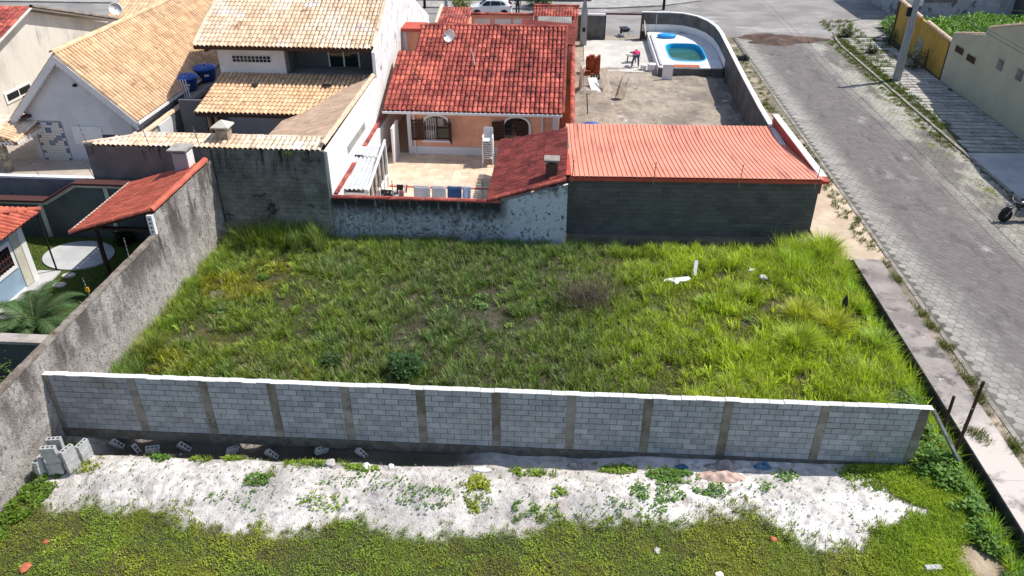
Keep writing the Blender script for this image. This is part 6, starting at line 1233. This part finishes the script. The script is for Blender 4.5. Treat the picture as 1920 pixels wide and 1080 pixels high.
for cx, cy, rx, ry, n, col in ((-8.12,15.3,.45,.25,260,DG),(-7.0,16.05,.6,.15,300,MG),(-5.4,15.95,.5,.16,260,MG),(-2.0,15.2,.35,.7,600,YG),(-.67,14.75,.35,.25,260,DG),(-.6,16.15,.5,.22,420,MG),(1.9,16.4,.5,.22,420,MG),(.2,15.3,.25,.2,120,MG),(3.4,16.2,.75,.3,700,DG),(2.9,15.5,.8,.4,420,DG),(4.6,15.7,.7,.25,380,DG),(5.6,15.9,.5,.3,260,DG),(2.2,15.0,1.0,.35,260,DG),(-10.2,16.1,.35,.15,220,MG),(-9.3,16.15,.3,.12,180,MG),(-11.4,16.05,.3,.15,180,DG),(-13.2,15.6,.4,.3,180,YG),(-5.0,15.2,1.6,.5,240,DG),(-8.5,14.6,1.0,.4,120,DG),(.8,14.6,1.2,.35,300,MG),(6.6,16.4,.4,.3,150,DG),(-6.2,14.7,.7,.4,200,MG),(-3.4,14.9,.8,.4,200,DG)): P_.append(patch(cx, cy, rx, ry, n, .075, col, .10, 11))
n = 500; x = U(-13.5, 8.5, n); y = U(14.3, 16.3, n); P_.append(leaves(x, y, tz(x, y)+.02, U(.04, .09, n), U(0, 6.283, n), U(0, .6, n), np.tile(A_(DG), (n, 1))*U(.5, 1.4, n)[:, None], .7))
n = 4500; x = U(-14.2, 9.5, n); y = U(13.7, 16.6, n); P_.append(leaves(x, y, tz(x, y)+.006, U(.015, .05, n), U(0, 6.283, n), U(-.1, .5, n), np.tile(A_((.16,.125,.09)), (n, 1))*U(.4, 1.5, n)[:, None], .45))
gp = np.array([(-11.4,16.0),(-10.3,16.05),(-9.2,16.1),(-8.2,15.4),(-7.3,16.0),(-6.8,16.1),(-5.6,15.95),(-2.1,15.4),(-1.9,14.8),(-.8,16.1),(-.3,16.2),(1.6,16.4),(2.0,16.5),(3.2,16.3),(8.3,16.5),(8.8,16.3),(9.3,16.0),(9.6,15.2),(9.2,14.8),(-.6,14.4),(0,14.6),(-13.3,15.5)])
cx = np.repeat(gp[:, 0], 9)+rng.normal(0, .28, 9*len(gp)); cy = np.repeat(gp[:, 1], 9)+rng.normal(0, .13, 9*len(gp)); P_.append(tufts(cx, cy, 18, U(.08, .24, len(cx)), .07, .016, lambda a, b, n: mixcol(A_((.30,.36,.04)), A_((.20,.33,.04)), rng.random(n))*U(.6, 1.3, n)[:, None]))
xb = U(-14, 9.5, 2600); yb = U(13.2, 15.6, 2600); sb = inside_dist(xb, yb, SAND)+(fbm(xb, yb, .7, 5)-.5)*1.1; kb_ = (sb > -.15) & (sb < .28) & (rng.random(2600) < .8); P_.append(tufts(xb[kb_], yb[kb_], 12, U(.06, .18, kb_.sum()), .06, .015, lambda a, b, n: mixcol(A_((.28,.33,.04)), A_((.19,.28,.04)), rng.random(n))*U(.5, 1.3, n)[:, None]))
scatter('sand_creepers', 'small creeping weeds scattered over the white sand', 'weeds', P_)
n = 260; V, Q = [], []
for _ in range(n):
    cx, cy = float(U(-13.8, 9, 1)[0]), float(U(14, 16.6, 1)[0]); s = float(U(.015, .05, 1)[0]); cz = float(tz(cx, cy)); b = len(V); j = lambda: float(U(.6, 1.2, 1)[0])*s
    V += [(cx-j(),cy-j(),cz-.01),(cx+j(),cy-j(),cz-.01),(cx+j(),cy+j(),cz-.01),(cx-j(),cy+j(),cz-.01),(cx-.6*j(),cy-.6*j(),cz+.8*j()),(cx+.6*j(),cy-.6*j(),cz+.8*j()),(cx+.6*j(),cy+.6*j(),cz+.8*j()),(cx-.6*j(),cy+.6*j(),cz+.8*j())]
    Q += [tuple(b+i for i in q) for q in ((4,5,6,7),(0,1,5,4),(1,2,6,5),(2,3,7,6),(3,0,4,7))]
link('sand_rubble', np_mesh('sand_rubble', np.array(V), np.array(Q), None, M['stone']), label='tiny stones and rubble bits strewn over the white sand', cat='rubble', kind='stuff')
# front lawn of low moss-like cover
n = 150000; x = U(-14.75, 11.7, n); y = U(10.4, 16.4, n); s = inside_dist(x, y, SAND)+(fbm(x, y, .7, 5)-.5)*.9; k = (s < -.05+.45*rng.random(n)**3) & ~((x > 10.5) & (np.hypot((x-10.75)/.55, (y-13.7)/.7) < .9)); k &= (x < 10.9) | (y < 12.5); x, y = x[k], y[k]; n = len(x)
g = fbm(x, y, 1.5, 111); c = mixcol(A_((.30,.35,.035)), A_((.21,.31,.035)), sst(.38, .62, g)); br = sst(.58, .7, fbm(x, y, .8, 113))*.7; c = c*(1-br[:, None])+A_((.17,.14,.045))[None]*br[:, None]
c = c*U(.7, 1.7, n)[:, None]; edge = sst(-.6, -.05, s[k])*.05
rt = sst(7.5, 9.5, x)
L1 = leaves(x, y, tz(x, y)+U(.005, .05, n)+edge*rng.random(n), U(.018, .045, n)*(1+.5*(fbm(x, y, .5, 117) > .55)), U(0, 6.283, n), U(-.1, 1.0, n), c, .6)
n = 215000; x = np.concatenate((U(-14.75, 11.8, 190000), U(7.5, 11.8, 25000))); y = U(10.4, 16.9, n); s = inside_dist(x, y, SAND)+(fbm(x, y, .7, 5)-.5)*.9; k = (np.hypot((x-10.75)/.55, (y-13.7)/.7) > .85+.3*rng.random(n)) & (s < .05*(x > 7)) & ((rng.random(n) < .75+.25*(x > 7.5))); x, y = x[k], y[k]; n = len(x); g = fbm(x, y, 1.5, 111); c = mixcol(A_((.30,.37,.035)), A_((.40,.53,.035)), sst(7, 9.5, x)); c = c*(1-.35*sst(.45, .65, g)[:, None])+A_((.05,.10,.01))[None]*sst(.45, .65, g)[:, None]; c = c*U(.5, 1.4, n)[:, None]
L2 = blades(x, y, tz(x, y), U(.03, .10, n)*(1+2.0*sst(7.5, 9.5, x)), U(.010, .018, n), U(0, 6.283, n), U(.2, 1.0, n), c)
join('front_lawn', [L1, L2], M['leaf'], label='low olive green lawn in the foreground below the white sand', cat='lawn', kind='stuff')
# kerb weeds, verge grass, gutter grass
flat = lambda z: (lambda x, y: np.full(np.shape(x), z))
def gcol(base): return lambda x, y, n: np.tile(A_(base), (n, 1))*U(.6, 1.35, n)[:, None]
V_ = []
n = 260; V_.append(tufts(U(11.4, 13.3, n), U(40, 62, n), 22, U(.08, .22, n), .14, .02, gcol((.14,.18,.025)), zf=flat(.44)))
n = 150; V_.append(tufts(U(12.6, 13.4, n), U(29.5, 42, n), 20, U(.08, .2, n), .10, .016, gcol((.13,.17,.03)), zf=flat(.45)))
n = 70; V_.append(tufts(U(13.1, 13.42, n), U(14, 29, n), 22, U(.06, .18, n), .10, .014, gcol((.17,.17,.05)), zf=flat(.45)))
for cx, cy in ((13.25, 24.7), (13.3, 23.9), (13.3, 22.6), (13.3, 20.9), (13.2, 19.9), (12.3, 18.3), (12.55, 18.0), (13.3, 17.6), (13.2, 27.2)): V_.append(tufts(U(cx-.15, cx+.15, 6), U(cy-.25, cy+.25, 6), 40, U(.15, .32, 6), .14, .012, gcol((.15,.18,.03)), zf=flat(.45)))
scatter('left_verge_grass', 'thin grass and weeds along the left kerb of the street', 'grass', V_)
V_ = []; n = 7000; x = U(18.8, 21.6, n); y = U(20, 60, n); k = (fbm(x, y, 1.2, 141) > .47) & (rng.random(n) < sst(18.6, 21, x)); x, y = x[k], y[k]; n = len(x); V_.append(leaves(x, y, np.full(n, .394), U(.03, .09, n), U(0, 6.283, n), U(0, .7, n), np.tile(A_((.15,.18,.03)), (n, 1))*U(.6, 1.3, n)[:, None], .6)); n = 420; V_.append(tufts(U(20.9, 21.75, n), U(42, 66, n), 20, U(.04, .12, n), .16, .03, gcol((.15,.19,.02)), zf=flat(.40)))
n = 260; V_.append(tufts(U(21.75, 22.6, n), U(45, 66, n), 20, U(.08, .22, n), .16, .03, gcol((.14,.19,.025)), zf=flat(.42)))
n = 160; V_.append(tufts(U(21.9, 24.8, n), U(58, 73, n), 22, U(.12, .35, n), .2, .03, gcol((.15,.19,.03)), zf=flat(.42)))
n = 60; V_.append(tufts(U(21.2, 21.6, n), U(31, 42, n), 16, U(.04, .1, n), .1, .02, gcol((.13,.15,.03)), zf=flat(.40)))
scatter('right_verge_grass', 'green grass growing in the right gutter and pavement', 'grass', V_)
for lb, x, y, rx, rz in (('dark bush against the yellow wall behind the street pole', 25.0, 58.0, .75, .8), ('dark bush at the yellow wall near the corner', 25.4, 64.5, .6, .7), ('small dark weed bush near the street corner kerb', 22.9, 67.2, .5, .4), ('green weed bush on the pavement left of the street pole', 23.3, 62.0, .45, .3)): bush(lb, 'street_bush', 'bush', x, y, .4, rx, rz, 700, (.07,.09,.03), .13)
# overgrown lot behind the yellow wall
n = 26000; x = U(26.6, 39.5, n); y = U(55.4, 71, n); z = .4+1.1*fbm(x, y, 2.6, 121)*sst(26.4, 28, x)+U(0, .5, n); c = mixcol(A_((.10,.26,.02)), A_((.17,.32,.03)), fbm(x, y, 1.2, 123))*U(.5, 1.35, n)[:, None]
n2 = 9000; x2 = U(26.6, 39.5, n2); y2 = U(55.4, 70, n2); scatter('overgrown_weeds', 'bright green overgrown weeds behind the yellow wall', 'weeds', [leaves(x, y, z, U(.18, .42, n), U(0, 6.283, n), U(-.3, 1.0, n), c, .5), blades(x2, y2, np.full(n2, .5), U(.4, 1.1, n2), np.full(n2, .07), U(0, 6.283, n2), U(.3, 1, n2), np.tile(A_((.15,.28,.03)), (n2, 1))*U(.5, 1.3, n2)[:, None])])
# garden: lawn, palm, shrubs
n = 60000; x = U(-24, -15.05, n); y = U(19.1, 29.1, n); k = ~(((x+20.35)/1.55)**2+((y-27.55)/1.3)**2 < 1) & ~((x < -20.3) & (y < 26.3)); x, y = x[k], y[k]; n = len(x); scatter('garden_grass', 'short mown lawn in the left garden', 'lawn', [blades(x, y, np.full(n, .01), U(.04, .09, n), np.full(n, .02), U(0, 6.283, n), U(.2, 1, n), np.tile(A_((.17,.25,.035)), (n, 1))*U(.6, 1.35, n)[:, None])])
def palm(label, x, y, z, nf, L_, trunk_h, col):
    t = thing('palm', label, 'palm', (x, y, z)); m = MB(); m.tube([(x,y,z),(x+.03,y,z+trunk_h)], .16, 8, .12); m.build('trunk', M['trunk'], t)
    for f in range(nf):
        az = 6.283*f/nf+random.uniform(-.2, .2); el = random.uniform(.35, 1.25); ln_ = L_*random.uniform(.8, 1.1); pts = []; lp = []; p = Vector((x, y, z+trunk_h)); d = Vector((math.cos(az)*math.cos(el), math.sin(az)*math.cos(el), math.sin(el)))
        for k in range(13):
            pts.append(p.copy()); p = p+d*(ln_/12); d = (d+Vector((0,0,-.13-.01*k))).normalized()
        V, Q, C = [], [], []; nn = 0
        for k in range(2, 13):
            for sub in range(4):
                q = pts[k-1].lerp(pts[k], sub/4); dd = (pts[k]-pts[k-1]).normalized(); sd_ = dd.cross(Vector((0,0,1))).normalized(); ll = .42*math.sin(math.pi*(k+sub/4)/14)+.06
                for sg in (-1, 1):
                    tip = q+(sd_*sg*.8+dd*.75+Vector((0,0,-.18))).normalized()*ll; wv = dd*.028
                    V += [tuple(q-wv), tuple(q+wv), tuple(tip+wv*.2), tuple(tip-wv*.2)]; Q.append((nn, nn+1, nn+2, nn+3)); nn += 4; cc = A_(col)*random.uniform(.6, 1.4); C += [cc]*4
        fo = link('frond', np_mesh('frond', np.array(V), np.array(Q), None, M['leaf'], np.array(C)), t); MB().tube([tuple(q) for q in pts], .018, 5, .006).build('rachis', M['trunk'], fo)
random.seed(21)
palm('dark green feather palm beside the stucco wall in the left garden', -18.3, 21.4, 0, 30, 2.2, .5, (.085,.15,.05))
for lb, x, y, rx, rz, col in (('leafy shrub under the palm by the cross wall', -16.7, 20.2, .8, .5, (.09,.14,.03)), ('small shrub left of the palm foot', -18.6, 20.0, .9, .5, (.07,.11,.03)), ('light green shrub in the lower left corner below the cross wall', -17.4, 17.6, 1.1, .9, (.11,.17,.04)), ('dark potted shrub by the green garden wall', -19.0, 28.8, .35, .3, (.03,.05,.02)), ('dark shrub at the left end of the garden wall', -24.6, 28.6, .5, .6, (.05,.08,.03))): bush(lb, 'garden_shrub', 'shrub', x, y, 0, rx, rz, 1000, col, .12)
bush('weed growing from the top of the old block wall', 'wall_weed', 'weed', -11.4, 29.9, 3.85, .25, .14, 220, (.10,.16,.04), .08, False)
palm('small spiky garden palm behind the red ridge', -6.6, 62.5, .3, 12, 1.0, 1.0, (.08,.13,.05))
for lb, x, y, rx, rz, col in (('rounded clipped hedge bush beside the parked car', -10.0, 75.2, .95, .7, (.20,.24,.02)), ('dark bush behind the walking person', -3.0, 77.0, 1.1, .9, (.06,.08,.03)), ('light green bush at the top right of the walking person', -2.2, 78.2, .8, 1.1, (.16,.21,.03))): bush(lb, 'roadside_bush', 'bush', x, y, .4, rx, rz, 1500, col, .16)
